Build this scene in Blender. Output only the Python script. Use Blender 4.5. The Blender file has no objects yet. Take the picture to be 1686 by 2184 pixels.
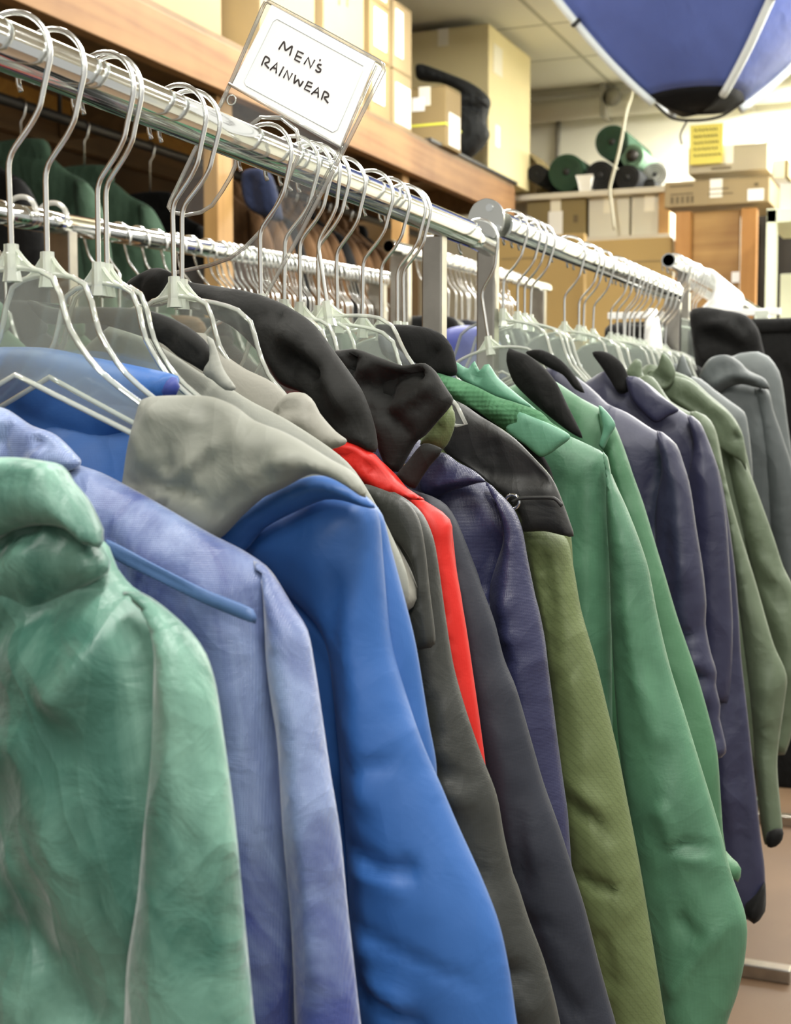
import bpy, math, random
import numpy as np
from mathutils import Vector, Matrix
from mathutils.geometry import delaunay_2d_cdt, tessellate_polygon

random.seed(7)
SC = bpy.context.scene
COL = SC.collection

# ------------------------------------------------------------------ camera
FPX, IW, IH = 2900.0, 1686, 2184
TH = math.atan2(1207, FPX); PH = math.atan2(212, FPX)
CAM = np.array([0.563, 0.0, 1.350])
Fv = np.array([-math.sin(TH)*math.cos(PH), math.cos(TH)*math.cos(PH), -math.sin(PH)])
Rv = np.array([math.cos(TH), math.sin(TH), 0.0])
Uv = np.cross(Rv, Fv)
cd = bpy.data.cameras.new('camera'); cam = bpy.data.objects.new('camera', cd); COL.objects.link(cam)
m = Matrix((Rv.tolist(), Uv.tolist(), (-Fv).tolist())).transposed().to_4x4()
m.translation = Vector(CAM.tolist()); cam.matrix_world = m
cd.sensor_fit = 'VERTICAL'; cd.sensor_height = 22.3; cd.sensor_width = 22.3*IW/IH
cd.lens = FPX/IH*22.3
cd.clip_start = 0.05; cd.clip_end = 60
cd.dof.use_dof = True; cd.dof.focus_distance = 1.15; cd.dof.aperture_fstop = 7.5
SC.camera = cam

# ------------------------------------------------------------------ world, exposure
SC.view_settings.view_transform = 'Standard'; SC.view_settings.look = 'None'
SC.view_settings.gamma = 1.0; SC.view_settings.use_curve_mapping = False
SC.view_settings.exposure = 0.75
w = bpy.data.worlds.new('world'); SC.world = w; w.use_nodes = True
w.node_tree.nodes['Background'].inputs[0].default_value = (1.0, 0.98, 0.93, 1)
w.node_tree.nodes['Background'].inputs[1].default_value = 0.33

CEIL = 3.08
# shop's fluorescent battens, rearmost ones added out of view to brighten the back wall (lamps are built further down at the same spots)
LAMPS = [(0.75, 0.1), (0.75, 1.9), (0.75, 3.7), (2.6, 1.0), (2.6, 3.4), (-1.0, 0.9), (-1.0, 2.9), (-1.0, 4.15),
         (0.75, -1.8), (2.6, -1.4), (2.0, 5.3), (-0.05, 6.68), (1.1, 6.68)]
for i, (lx, ly) in enumerate(LAMPS):
    ld = bpy.data.lights.new('tube_light', 'AREA'); ld.shape = 'RECTANGLE'
    ld.size = 0.14; ld.size_y = 1.15
    ld.energy = 20
    if lx < 0: ld.energy = 15
    if ly > 3: ld.energy *= 1.9
    if ly > 5: ld.energy *= 1.5
    if ly > 6: ld.energy *= 1.5
    if lx == .75 and ly < 1: ld.energy *= 1.35
    ld.color = (1.0, 0.985, 0.93)
    lo = bpy.data.objects.new('tube_light', ld); COL.objects.link(lo)
    lo.location = (lx, ly, CEIL-0.095)

# ------------------------------------------------------------------ maths helpers
def ray(px, py):
    return Fv + Rv*((px-IW/2)/FPX) - Uv*((py-IH/2)/FPX)
def atY(px, py, Y):
    r = ray(px, py); return CAM + r*((Y-CAM[1])/r[1])
def atX(px, py, X):
    r = ray(px, py); return CAM + r*((X-CAM[0])/r[0])
def atZ(px, py, Z):
    r = ray(px, py); return CAM + r*((Z-CAM[2])/r[2])
def railY(px, X=0.0):
    return float(atX(px, 880, X)[1])

def _hash(ix, iy, s):
    h = (ix*374761393 + iy*668265263 + s*974711) & 0x7fffffff
    h = ((h ^ (h >> 13))*1274126177) & 0x7fffffff
    h = h ^ (h >> 16)
    return (h & 0xffff)/65535.0*2*math.pi
def pn(x, y, s=0):
    x = np.asarray(x, float); y = np.asarray(y, float)
    ix = np.floor(x).astype(np.int64); iy = np.floor(y).astype(np.int64)
    fx = x-ix; fy = y-iy
    def g(ax, ay):
        a = _hash(ix+ax, iy+ay, s)
        return np.cos(a)*(fx-ax)+np.sin(a)*(fy-ay)
    u = fx*fx*fx*(fx*(fx*6-15)+10); v = fy*fy*fy*(fy*(fy*6-15)+10)
    return ((g(0,0)*(1-u)+g(1,0)*u)*(1-v)+(g(0,1)*(1-u)+g(1,1)*u)*v)*1.5
def worley(x, y, s=0):
    x = np.asarray(x, float); y = np.asarray(y, float)
    ix = np.floor(x).astype(np.int64); iy = np.floor(y).astype(np.int64)
    f1 = np.full(x.shape, 9.); f2 = np.full(x.shape, 9.)
    for a in (-1, 0, 1):
        for b_ in (-1, 0, 1):
            h1 = _hash(ix+a, iy+b_, s)/(2*math.pi); h2 = _hash(ix+a, iy+b_, s+91)/(2*math.pi)
            d = np.sqrt((ix+a+h1-x)**2+(iy+b_+h2-y)**2)
            f2 = np.minimum(f2, np.maximum(d, f1)); f1 = np.minimum(f1, d)
    return np.minimum(f1, 1.2)-.5
def sst(t):
    t = np.clip(t, 0, 1); return t*t*(3-2*t)
def segdist(P, A, B):
    d = B-A; L2 = max(float(d@d), 1e-12)
    t = np.clip(((P-A)@d)/L2, 0, 1)
    q = P-(A+t[:,None]*d)
    return np.sqrt((q**2).sum(1)), t
def linedist(P, line):
    best = np.full(len(P), 9.); s = np.zeros(len(P)); L = 0; tot = 0
    segs = [(line[i], line[i+1]) for i in range(len(line)-1)]
    lens = [np.linalg.norm(b-a) for a, b in segs]; tot = max(sum(lens), 1e-9)
    for (a, b), l in zip(segs, lens):
        d, t = segdist(P, a, b); k = d < best
        best[k] = d[k]; s[k] = (L+t[k]*l)/tot; L += l
    return best, s

# ------------------------------------------------------------------ materials
def srgb(h, k=1.0):
    h = h.lstrip('#'); out = []
    for i in (0, 2, 4):
        c = int(h[i:i+2], 16)/255
        out.append((c/12.92 if c <= .04045 else ((c+.055)/1.055)**2.4)*k)
    return (*[min(v, .92) for v in out], 1)
def newmat(n):
    mt = bpy.data.materials.new(n); mt.use_nodes = True
    return mt, mt.node_tree.nodes, mt.node_tree.links, mt.node_tree.nodes['Principled BSDF']
def plain(n, hexc, rough=.6, metal=0, spec=.5, noise=0, nscale=8, bump=0):
    mt, N, L, b = newmat(n)
    c = srgb(hexc); b.inputs['Base Color'].default_value = c
    b.inputs['Roughness'].default_value = rough; b.inputs['Metallic'].default_value = metal
    b.inputs['Specular IOR Level'].default_value = spec
    if noise:
        tc = N.new('ShaderNodeTexCoord'); t = N.new('ShaderNodeTexNoise'); t.inputs['Scale'].default_value = nscale
        t.inputs['Detail'].default_value = 5
        L.new(tc.outputs['Object'], t.inputs['Vector'])
        r = N.new('ShaderNodeValToRGB'); r.color_ramp.elements[0].position = .3; r.color_ramp.elements[1].position = .7
        r.color_ramp.elements[0].color = tuple(v*(1-noise) for v in c[:3])+(1,)
        r.color_ramp.elements[1].color = tuple(min(v*(1+noise), .95) for v in c[:3])+(1,)
        L.new(t.outputs['Fac'], r.inputs['Fac']); L.new(r.outputs['Color'], b.inputs['Base Color'])
        if bump:
            bp = N.new('ShaderNodeBump'); bp.inputs['Strength'].default_value = bump; bp.inputs['Distance'].default_value = .003
            L.new(t.outputs['Fac'], bp.inputs['Height']); L.new(bp.outputs['Normal'], b.inputs['Normal'])
    return mt
def fabric(n, hexc, rough=.55, weave=1100, wb=.12, spec=.4, streak=None, sa=.5, sheen=.04, rib=None, crum=.25):
    """woven nylon: fine weave bump, small crumple bump, faint colour variation; streak = pale noise tone, painted sheen on the shiny coats"""
    mt, N, L, b = newmat(n)
    c = srgb(hexc, .59)
    b.inputs['Roughness'].default_value = rough; b.inputs['Specular IOR Level'].default_value = spec
    b.inputs['Sheen Weight'].default_value = sheen; b.inputs['Sheen Roughness'].default_value = .4
    tc = N.new('ShaderNodeTexCoord')
    n1 = N.new('ShaderNodeTexNoise'); n1.inputs['Scale'].default_value = 9; n1.inputs['Detail'].default_value = 6
    L.new(tc.outputs['Object'], n1.inputs['Vector'])
    r = N.new('ShaderNodeValToRGB'); r.color_ramp.elements[0].position = .3; r.color_ramp.elements[1].position = .72
    r.color_ramp.elements[0].color = tuple(v*.93 for v in c[:3])+(1,)
    r.color_ramp.elements[1].color = tuple(min(v*1.07, .95) for v in c[:3])+(1,)
    L.new(n1.outputs['Fac'], r.inputs['Fac'])
    colout = r.outputs['Color']
    if streak:
        mp = N.new('ShaderNodeMapping'); mp.inputs['Scale'].default_value = (1, 1, .45)
        L.new(tc.outputs['Object'], mp.inputs['Vector'])
        n2 = N.new('ShaderNodeTexNoise'); n2.inputs['Scale'].default_value = 9; n2.inputs['Detail'].default_value = 7
        n2.inputs['Roughness'].default_value = .62; n2.inputs['Distortion'].default_value = 1.2
        L.new(mp.outputs['Vector'], n2.inputs['Vector'])
        r2 = N.new('ShaderNodeValToRGB'); r2.color_ramp.elements[0].position = .38; r2.color_ramp.elements[1].position = .68
        r2.color_ramp.elements[0].color = (0, 0, 0, 1); r2.color_ramp.elements[1].color = (sa, sa, sa, 1)
        L.new(n2.outputs['Fac'], r2.inputs['Fac'])
        mx = N.new('ShaderNodeMix'); mx.data_type = 'RGBA'
        L.new(r2.outputs['Color'], mx.inputs[0]); L.new(colout, mx.inputs[6]); mx.inputs[7].default_value = srgb(streak, .8)
        colout = mx.outputs[2]
    if rib:
        wv = N.new('ShaderNodeTexWave'); wv.bands_direction = 'DIAGONAL'; wv.inputs['Scale'].default_value = rib
        wv.inputs['Distortion'].default_value = .2
        L.new(tc.outputs['Object'], wv.inputs['Vector'])
        mr = N.new('ShaderNodeMapRange'); mr.inputs[1].default_value = .75; mr.inputs[2].default_value = 1; mr.inputs[3].default_value = 1; mr.inputs[4].default_value = .86
        L.new(wv.outputs['Fac'], mr.inputs[0])
        mm = N.new('ShaderNodeMix'); mm.data_type = 'RGBA'; mm.blend_type = 'MULTIPLY'; mm.inputs[0].default_value = 1
        L.new(colout, mm.inputs[6]); L.new(mr.outputs[0], mm.inputs[7]); colout = mm.outputs[2]
    L.new(colout, b.inputs['Base Color'])
    wa = N.new('ShaderNodeTexWave'); wa.bands_direction = 'X'; wa.inputs['Scale'].default_value = weave/5
    wc = N.new('ShaderNodeTexWave'); wc.bands_direction = 'Z'; wc.inputs['Scale'].default_value = weave/5
    for q in (wa, wc): L.new(tc.outputs['Object'], q.inputs['Vector'])
    ad = N.new('ShaderNodeMath'); ad.operation = 'ADD'; L.new(wa.outputs['Fac'], ad.inputs[0]); L.new(wc.outputs['Fac'], ad.inputs[1])
    b1 = N.new('ShaderNodeBump'); b1.inputs['Strength'].default_value = wb; b1.inputs['Distance'].default_value = .0006
    L.new(ad.outputs[0], b1.inputs['Height'])
    n3 = N.new('ShaderNodeTexNoise'); n3.inputs['Scale'].default_value = 26; n3.inputs['Detail'].default_value = 5
    n3.inputs['Distortion'].default_value = .8
    L.new(tc.outputs['Object'], n3.inputs['Vector'])
    b2 = N.new('ShaderNodeBump'); b2.inputs['Strength'].default_value = crum; b2.inputs['Distance'].default_value = .006
    L.new(n3.outputs['Fac'], b2.inputs['Height']); L.new(b1.outputs['Normal'], b2.inputs['Normal'])
    # creased facets: distances to scattered points of bent coordinates
    n4 = N.new('ShaderNodeTexNoise'); n4.inputs['Scale'].default_value = 6; n4.inputs['Detail'].default_value = 2
    L.new(tc.outputs['Object'], n4.inputs['Vector'])
    vm = N.new('ShaderNodeVectorMath'); vm.operation = 'MULTIPLY_ADD'; L.new(n4.outputs['Color'], vm.inputs[0]); vm.inputs[1].default_value = (.12, .12, .12)
    L.new(tc.outputs['Object'], vm.inputs[2])
    mp4 = N.new('ShaderNodeMapping'); mp4.inputs['Rotation'].default_value = (0, .35, 0); mp4.inputs['Scale'].default_value = (1, .3, .42)
    L.new(vm.outputs[0], mp4.inputs['Vector'])
    vo = N.new('ShaderNodeTexVoronoi'); vo.feature = 'F1'; vo.inputs['Scale'].default_value = 17
    L.new(mp4.outputs['Vector'], vo.inputs['Vector'])
    vo2 = N.new('ShaderNodeTexVoronoi'); vo2.feature = 'F1'; vo2.inputs['Scale'].default_value = 44
    L.new(mp4.outputs['Vector'], vo2.inputs['Vector'])
    av = N.new('ShaderNodeMath'); av.operation = 'MULTIPLY_ADD'; av.inputs[1].default_value = .35
    L.new(vo2.outputs['Distance'], av.inputs[0]); L.new(vo.outputs['Distance'], av.inputs[2])
    b3 = N.new('ShaderNodeBump'); b3.inputs['Strength'].default_value = min(1, crum*1.5); b3.inputs['Distance'].default_value = .011
    L.new(av.outputs[0], b3.inputs['Height']); L.new(b2.outputs['Normal'], b3.inputs['Normal']); b2 = b3
    L.new(b2.outputs['Normal'], b.inputs['Normal'])
    return mt
def clear(n, tint=(.93, .95, .92), haze=.08, hazec=(.9, .92, .86), rough=.06, gl=1.0):
    """clear plastic: see-through, with a gloss that follows the angle and a little cloudiness"""
    mt, N, L, b = newmat(n); N.remove(b); out = N['Material Output']
    tr = N.new('ShaderNodeBsdfTransparent'); tr.inputs[0].default_value = (*tint, 1)
    df = N.new('ShaderNodeBsdfDiffuse'); df.inputs[0].default_value = (*hazec, 1)
    gs = N.new('ShaderNodeBsdfGlossy'); gs.inputs['Roughness'].default_value = rough; gs.inputs[0].default_value = (1, 1, 1, 1)
    m1 = N.new('ShaderNodeMixShader'); m1.inputs[0].default_value = haze
    L.new(tr.outputs[0], m1.inputs[1]); L.new(df.outputs[0], m1.inputs[2])
    fr = N.new('ShaderNodeFresnel'); fr.inputs[0].default_value = 1.45
    ml = N.new('ShaderNodeMath'); ml.operation = 'MULTIPLY'; ml.inputs[1].default_value = gl; L.new(fr.outputs[0], ml.inputs[0])
    m2 = N.new('ShaderNodeMixShader'); L.new(ml.outputs[0], m2.inputs[0]); L.new(m1.outputs[0], m2.inputs[1]); L.new(gs.outputs[0], m2.inputs[2])
    L.new(m2.outputs[0], out.inputs[0])
    return mt
def wood(n, a, bcol, axis='Y', scale=3):
    mt, N, L, b = newmat(n); b.inputs['Roughness'].default_value = .65
    tc = N.new('ShaderNodeTexCoord'); mp = N.new('ShaderNodeMapping')
    s = {'X': (.25, 6, 6), 'Y': (6, .25, 6), 'Z': (6, 6, .25)}[axis]
    mp.inputs['Scale'].default_value = s
    L.new(tc.outputs['Object'], mp.inputs['Vector'])
    t = N.new('ShaderNodeTexNoise'); t.inputs['Scale'].default_value = scale; t.inputs['Detail'].default_value = 8; t.inputs['Distortion'].default_value = 1.5
    L.new(mp.outputs['Vector'], t.inputs['Vector'])
    t2 = N.new('ShaderNodeTexNoise'); t2.inputs['Scale'].default_value = 4; t2.inputs['Detail'].default_value = 3
    L.new(tc.outputs['Object'], t2.inputs['Vector'])
    ad = N.new('ShaderNodeMath'); ad.operation = 'MULTIPLY_ADD'; ad.inputs[1].default_value = .5; L.new(t.outputs['Fac'], ad.inputs[0])
    ml = N.new('ShaderNodeMath'); ml.operation = 'MULTIPLY'; ml.inputs[1].default_value = .5; L.new(t2.outputs['Fac'], ml.inputs[0])
    L.new(ml.outputs[0], ad.inputs[2])
    r = N.new('ShaderNodeValToRGB'); r.color_ramp.elements[0].position = .38; r.color_ramp.elements[1].position = .62
    r.color_ramp.elements[0].color = srgb(a); r.color_ramp.elements[1].color = srgb(bcol)
    L.new(ad.outputs[0], r.inputs['Fac']); L.new(r.outputs['Color'], b.inputs['Base Color'])
    return mt

M = {}
M['chrome'] = plain('chrome', '#e6e9e7', .10, 1)
M['wire'] = plain('wire', '#f4f5f2', .24, 1)
M['post'] = plain('brushed_post', '#a9a59c', .28, 1, noise=.12, nscale=30)
M['web'] = clear('clear_web', (.95, .97, .95), .045, (.8, .83, .8), .05)
M['rim'] = clear('clear_rim', (.92, .95, .90), .30, (.98, 1, .93), .05, 1.8)
M['neck'] = clear('clear_neck', (.90, .94, .86), .40, (.96, 1, .90), .08, 1.6)
M['acrylic'] = clear('clear_acrylic', (.95, .96, .95), .03, (.9, .9, .9), .03, .9)
M['acrim'] = clear('acrylic_edge', (.80, .80, .77), .22, (.85, .83, .78), .04, 2.0)
M['card'] = plain('white_card', '#fdfdfb', .7)
M['ink'] = plain('ink', '#3c3431', .7)

# ------------------------------------------------------------------ mesh helpers
def link(name, verts, faces, mat=None, parent=None, smooth=True, loc=None):
    me = bpy.data.meshes.new(name); me.from_pydata([tuple(map(float, v)) for v in verts], [], faces); me.update()
    if mat: me.materials.append(mat)
    if smooth: me.polygons.foreach_set('use_smooth', [True]*len(me.polygons))
    o = bpy.data.objects.new(name, me); COL.objects.link(o)
    if parent is not None: o.parent = parent
    if loc is not None: o.location = loc
    return o
def tag(o, label, cat, group=None, kind=None):
    o['label'] = label; o['category'] = cat
    if group: o['group'] = group
    if kind: o['kind'] = kind
    return o
def thing(name, loc, label, cat, group=None, rz=0):
    o = bpy.data.objects.new(name, None); COL.objects.link(o); o.location = loc; o.rotation_euler = (0, 0, rz)
    o.empty_display_size = .05
    return tag(o, label, cat, group)
def struct(o): o['kind'] = 'structure'; return o

class MB:
    def __init__(s): s.v = []; s.f = []
    def add(s, v, f):
        n = len(s.v); s.v += [tuple(map(float, p)) for p in v]; s.f += [tuple(i+n for i in q) for q in f]; return s
    def box(s, a, b, bev=0):
        x0, y0, z0 = [min(p, q) for p, q in zip(a, b)]; x1, y1, z1 = [max(p, q) for p, q in zip(a, b)]
        v = [(x0,y0,z0),(x1,y0,z0),(x1,y1,z0),(x0,y1,z0),(x0,y0,z1),(x1,y0,z1),(x1,y1,z1),(x0,y1,z1)]
        return s.add(v, [(0,3,2,1),(4,5,6,7),(0,1,5,4),(1,2,6,5),(2,3,7,6),(3,0,4,7)])
    def tube(s, pts, r, n=8, closed=False, caps=True, flat=None):
        P = [Vector(p) for p in pts]; k = len(P); rs = r if hasattr(r, '__len__') else [r]*k
        T = []
        for i in range(k):
            a = P[(i-1) % k] if (closed or i > 0) else P[i]; b = P[(i+1) % k] if (closed or i < k-1) else P[i]
            t = (b-a); T.append(t.normalized() if t.length > 1e-9 else Vector((0, 0, 1)))
        up = Vector((0, 1, 0)) if abs(T[0].y) < .9 else Vector((0, 0, 1))
        nrm = (up-T[0]*up.dot(T[0])).normalized(); v = []; f = []
        for i in range(k):
            nrm = (nrm-T[i]*nrm.dot(T[i])).normalized(); bn = T[i].cross(nrm)
            for j in range(n):
                a = 2*math.pi*j/n; q = nrm*math.cos(a)+bn*math.sin(a)
                v.append(P[i]+q*rs[i])
        m = k if closed else k-1
        for i in range(m):
            for j in range(n):
                a = i*n+j; b = i*n+(j+1) % n; c = ((i+1) % k)*n+(j+1) % n; d = ((i+1) % k)*n+j
                f.append((a, b, c, d))
        if caps and not closed:
            f.append(tuple(range(n))[::-1]); f.append(tuple((k-1)*n+j for j in range(n)))
        return s.add(v, f)
    def prism(s, poly, f0, f1):
        """poly: 2D points; f0/f1 map a 2D point to 3D for each side"""
        n = len(poly); tri = tessellate_polygon([[Vector((p[0], p[1], 0)) for p in poly]])
        v = [f0(p) for p in poly]+[f1(p) for p in poly]
        f = [tuple(t) for t in tri]+[tuple(i+n for i in t[::-1]) for t in tri]
        f += [(i, (i+1) % n, (i+1) % n+n, i+n) for i in range(n)]
        return s.add(v, f)
    def disc(s, c, r, axis, h, n=32):
        a = Vector(axis).normalized(); c = Vector(c)
        return s.tube([c-a*h/2, c+a*h/2], r, n)
    def out(s, name, mat, parent=None, smooth=True, loc=None, auto=False, bevel=0):
        o = link(name, s.v, s.f, mat, parent, smooth and not auto, loc)
        if auto:
            bm = o.data
            bm.polygons.foreach_set('use_smooth', [True]*len(bm.polygons))
            try: bm.set_sharp_from_angle(angle=math.radians(35))
            except Exception: pass
        if bevel:
            md = o.modifiers.new('bevel', 'BEVEL'); md.width = bevel; md.segments = 2; md.limit_method = 'ANGLE'
        return o

def crom(pts, closed=True, step=.01, tens=.5):
    P = [np.array(p, float) for p in pts]; n = len(P); out = []
    rng = n if closed else n-1
    for i in range(rng):
        p1 = P[i]; p2 = P[(i+1) % n]
        p0 = P[(i-1) % n] if closed or i > 0 else p1
        p3 = P[(i+2) % n] if closed or i < n-2 else p2
        L = np.linalg.norm(p2-p1)
        k = max(1, int(round(L/step)))
        d01 = np.linalg.norm(p1-p0)+1e-9; d23 = np.linalg.norm(p3-p2)+1e-9
        m1 = (p2-p0)*tens*min(1, 2*L/(d01+L)); m2 = (p3-p1)*tens*min(1, 2*L/(d23+L))
        lim = L*.9
        for mm in (m1, m2):
            q = np.linalg.norm(mm)
            if q > lim: mm *= lim/q
        for j in range(k):
            t = j/k; t2 = t*t; t3 = t2*t
            out.append((2*t3-3*t2+1)*p1+(t3-2*t2+t)*m1+(-2*t3+3*t2)*p2+(t3-t2)*m2)
    if not closed: out.append(P[-1])
    return out

def W(x, z): return ('w', x, z)
def to2(p, Y):
    if p[0] == 'w': return np.array([p[1], p[2]])
    q = atY(p[0], p[1], Y); return np.array([q[0], q[2]])

def cloth(name, outline, Y, mat, parent, T=.03, R=.05, cell=.009, folds=(), noise=None, dy=0.0, seed=1, back=1.0, lean=0.0, tens=.5, pw=.5):
    """A puffed piece of cloth hanging in the plane y = Y+dy.  Its outline is rounded off over R to a half-thickness T,
    the near and far faces are real surfaces, and folds are modelled as ridges/valleys of the surface.
    folds: ('f', [points], width m, height m) ridge (+) or valley (-);  ('s', [points], width, height) step: left of the line is raised"""
    if name in ('hood', 'collar', 'hood_back', 'hood_tip', 'cape_flap', 'collar_flap', 'storm_cape'): T, R = T*.72, R*.55
    O = [to2(p, Y+dy) for p in outline]
    B = np.array(crom(O, True, cell, tens))
    area = 0.5*np.sum(B[:,0]*np.roll(B[:,1], -1)-np.roll(B[:,0], -1)*B[:,1])
    if area < 0: B = B[::-1].copy()
    x0, z0 = B.min(0); x1, z1 = B.max(0)
    gx = np.arange(x0, x1, cell); gz = np.arange(z0, z1, cell*.87)
    G = np.array([(x+(.5*cell if j % 2 else 0), z) for j, z in enumerate(gz) for x in gx])
    # inside test
    ins = np.zeros(len(G), bool); A = B; C = np.roll(B, -1, 0)
    for a, c in zip(A, C):
        k = ((a[1] > G[:,1]) != (c[1] > G[:,1])) & (G[:,0] < (c[0]-a[0])*(G[:,1]-a[1])/((c[1]-a[1]) or 1e-12)+a[0])
        ins ^= k
    G = G[ins]
    def bd(P):
        d = np.full(len(P), 9.)
        for a, c in zip(A, C):
            q, _ = segdist(P, a, c); d = np.minimum(d, q)
        return d
    tg = np.roll(B, -1, 0)-np.roll(B, 1, 0); tg /= (np.linalg.norm(tg, axis=1)[:,None]+1e-9)
    inw = np.stack([-tg[:,1], tg[:,0]], 1)
    rings = []
    for kk in (.18, .62, 1.25):
        Q = B+inw*cell*kk; Q = Q[bd(Q) > cell*kk*.93]; rings.append(Q)
    G = G[bd(G) > cell*1.75]
    pts = [Vector(p) for p in np.vstack([B]+rings+[G]).tolist()]
    nb = len(B)
    ov, oe, of, *_ = delaunay_2d_cdt(pts, [(i, (i+1) % nb) for i in range(nb)], [], 1, 1e-6)
    V = np.array([(p.x, p.y) for p in ov]); D = bd(V)
    isb = D < 1e-5
    u = np.clip(D/R, 0, 1)
    h = T*np.power(1-(1-u)**2, pw)
    fade = sst(D/(R*.6))
    disp = np.zeros(len(V))
    rng = random.Random(seed*31+7)
    ox, oz = rng.uniform(0, 50), rng.uniform(0, 50)
    if noise is None: noise = [('d', .006, 10, 1.5, 0), ('d', .0025, 26, 7, .5), ('r', .003, 11, 9, .4)]
    for kd, amp, fx, fz, ang in noise:
        ca, sa = math.cos(ang), math.sin(ang)
        X = V[:,0]*ca-V[:,1]*sa; Z = V[:,0]*sa+V[:,1]*ca
        n = worley(X*fx+ox, Z*fz+oz, seed) if kd == 'v' else pn(X*fx+ox, Z*fz+oz, seed)
        if kd == 'r':
            w2 = pn(X*fx*.5+oz, Z*fz*.5+ox, seed+5)
            n = (1-np.abs(n)*2.6)*sst(.5+w2*1.4); n = np.clip(n, -.3, 1)
        disp += amp*n; ox += 13.7; oz += 5.1
    disp *= fade
    for fd in folds:
        line = [to2(p, Y+dy) for p in fd[1]]
        if fd[0] == 'f':
            line = crom(line, False, .02) if len(line) > 2 else line
            d, s = linedist(V, line); end = sst(np.minimum(s, 1-s)*5+.12)
            g = np.exp(-(np.sqrt((d/fd[2])**2+.012)-.11)*1.35)*np.exp(-(d/(fd[2]*2.2))**2)
            disp += fd[3]*g*end*np.maximum(fade, .25)
        else:
            a, b = line[0], line[-1]
            d, s = linedist(V, crom(line, False, .02) if len(line) > 2 else line)
            # side by nearest segment
            ln = crom(line, False, .02) if len(line) > 2 else line
            best = np.full(len(V), 9.); side = np.zeros(len(V))
            for p, q in zip(ln[:-1], ln[1:]):
                dd, _ = segdist(V, np.array(p), np.array(q)); k = dd < best; best[k] = dd[k]
                cr = (q[0]-p[0])*(V[:,1]-p[1])-(q[1]-p[1])*(V[:,0]-p[0]); side[k] = np.sign(cr[k])
            disp += fd[3]*sst(.5+side*d/fd[2]*.5)*np.exp(-(d/(fd[2]*6))**2)*fade
    ox_, oy_, oz_ = (parent.location if parent is not None else (0, 0, 0))
    ybase = Y+dy+lean*(V[:,1]-1.3)
    yf = ybase-h-disp*np.where(isb, 0, 1); yb = ybase+h*back+disp*.3*np.where(isb, 0, 1)
    nv = len(V)
    fm = -np.ones(nv, int); verts = [(V[i,0]-ox_, yf[i]-oy_, V[i,1]-oz_) for i in range(nv)]
    for i in range(nv):
        if isb[i]: fm[i] = i
        else: fm[i] = len(verts); verts.append((V[i,0]-ox_, yb[i]-oy_, V[i,1]-oz_))
    faces = []
    for t in of:
        a = list(t)
        p0, p1, p2 = V[a[0]], V[a[1]], V[a[2]]
        if (p1[0]-p0[0])*(p2[1]-p0[1])-(p1[1]-p0[1])*(p2[0]-p0[0]) < 0: a = a[::-1]
        faces.append(tuple(a)); faces.append(tuple(fm[i] for i in a[::-1]))
    return link(name, verts, faces, mat, parent)

def copy_tree(o, parent=None):
    c = o.copy(); COL.objects.link(c); c.parent = parent
    for ch in [k for k in bpy.data.objects if k.parent == o]: copy_tree(ch, c)
    return c

# ================================================================== THE SETTING
XL, YB = -2.35, 7.35
mt, N, L, b = newmat('floor_paint')
b.inputs['Roughness'].default_value = .45
tc = N.new('ShaderNodeTexCoord'); t = N.new('ShaderNodeTexNoise'); t.inputs['Scale'].default_value = 1.6; t.inputs['Detail'].default_value = 6
L.new(tc.outputs['Object'], t.inputs['Vector']); r = N.new('ShaderNodeValToRGB')
r.color_ramp.elements[0].position = .3; r.color_ramp.elements[1].position = .7
r.color_ramp.elements[0].color = srgb('#4a3726'); r.color_ramp.elements[1].color = srgb('#5e4833')
L.new(t.outputs['Fac'], r.inputs['Fac']); L.new(r.outputs['Color'], b.inputs['Base Color']); M['floor'] = mt
struct(MB().box((XL, -3, -.08), (4.5, YB, 0)).out('floor', M['floor'], smooth=False))

mt, N, L, b = newmat('ceiling_panels')
b.inputs['Roughness'].default_value = .9
tc = N.new('ShaderNodeTexCoord'); br = N.new('ShaderNodeTexBrick'); br.offset = 0; br.inputs['Scale'].default_value = 1
br.inputs['Brick Width'].default_value = 1.2; br.inputs['Row Height'].default_value = .6; br.inputs['Mortar Size'].default_value = .012
br.inputs['Color1'].default_value = srgb('#d2cebb'); br.inputs['Color2'].default_value = srgb('#dad7c4'); br.inputs['Mortar'].default_value = srgb('#a9a590')
L.new(tc.outputs['Object'], br.inputs['Vector']); L.new(br.outputs['Color'], b.inputs['Base Color']); M['ceil'] = mt
struct(MB().box((XL, -3, CEIL), (4.5, YB, CEIL+.1)).out('ceiling', M['ceil'], smooth=False))
M['wall'] = plain('cream_wall', '#f6f2de', .85, noise=.05, nscale=2)
M['lwall'] = plain('brown_board_wall', '#7a6142', .9, noise=.2, nscale=3)
struct(MB().box((XL, YB, 0), (4.5, YB+.1, CEIL)).out('wall_back', M['wall'], smooth=False))
struct(MB().box((XL-.1, -3, 0), (XL, YB, CEIL)).out('wall_left', M['lwall'], smooth=False))

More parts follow.
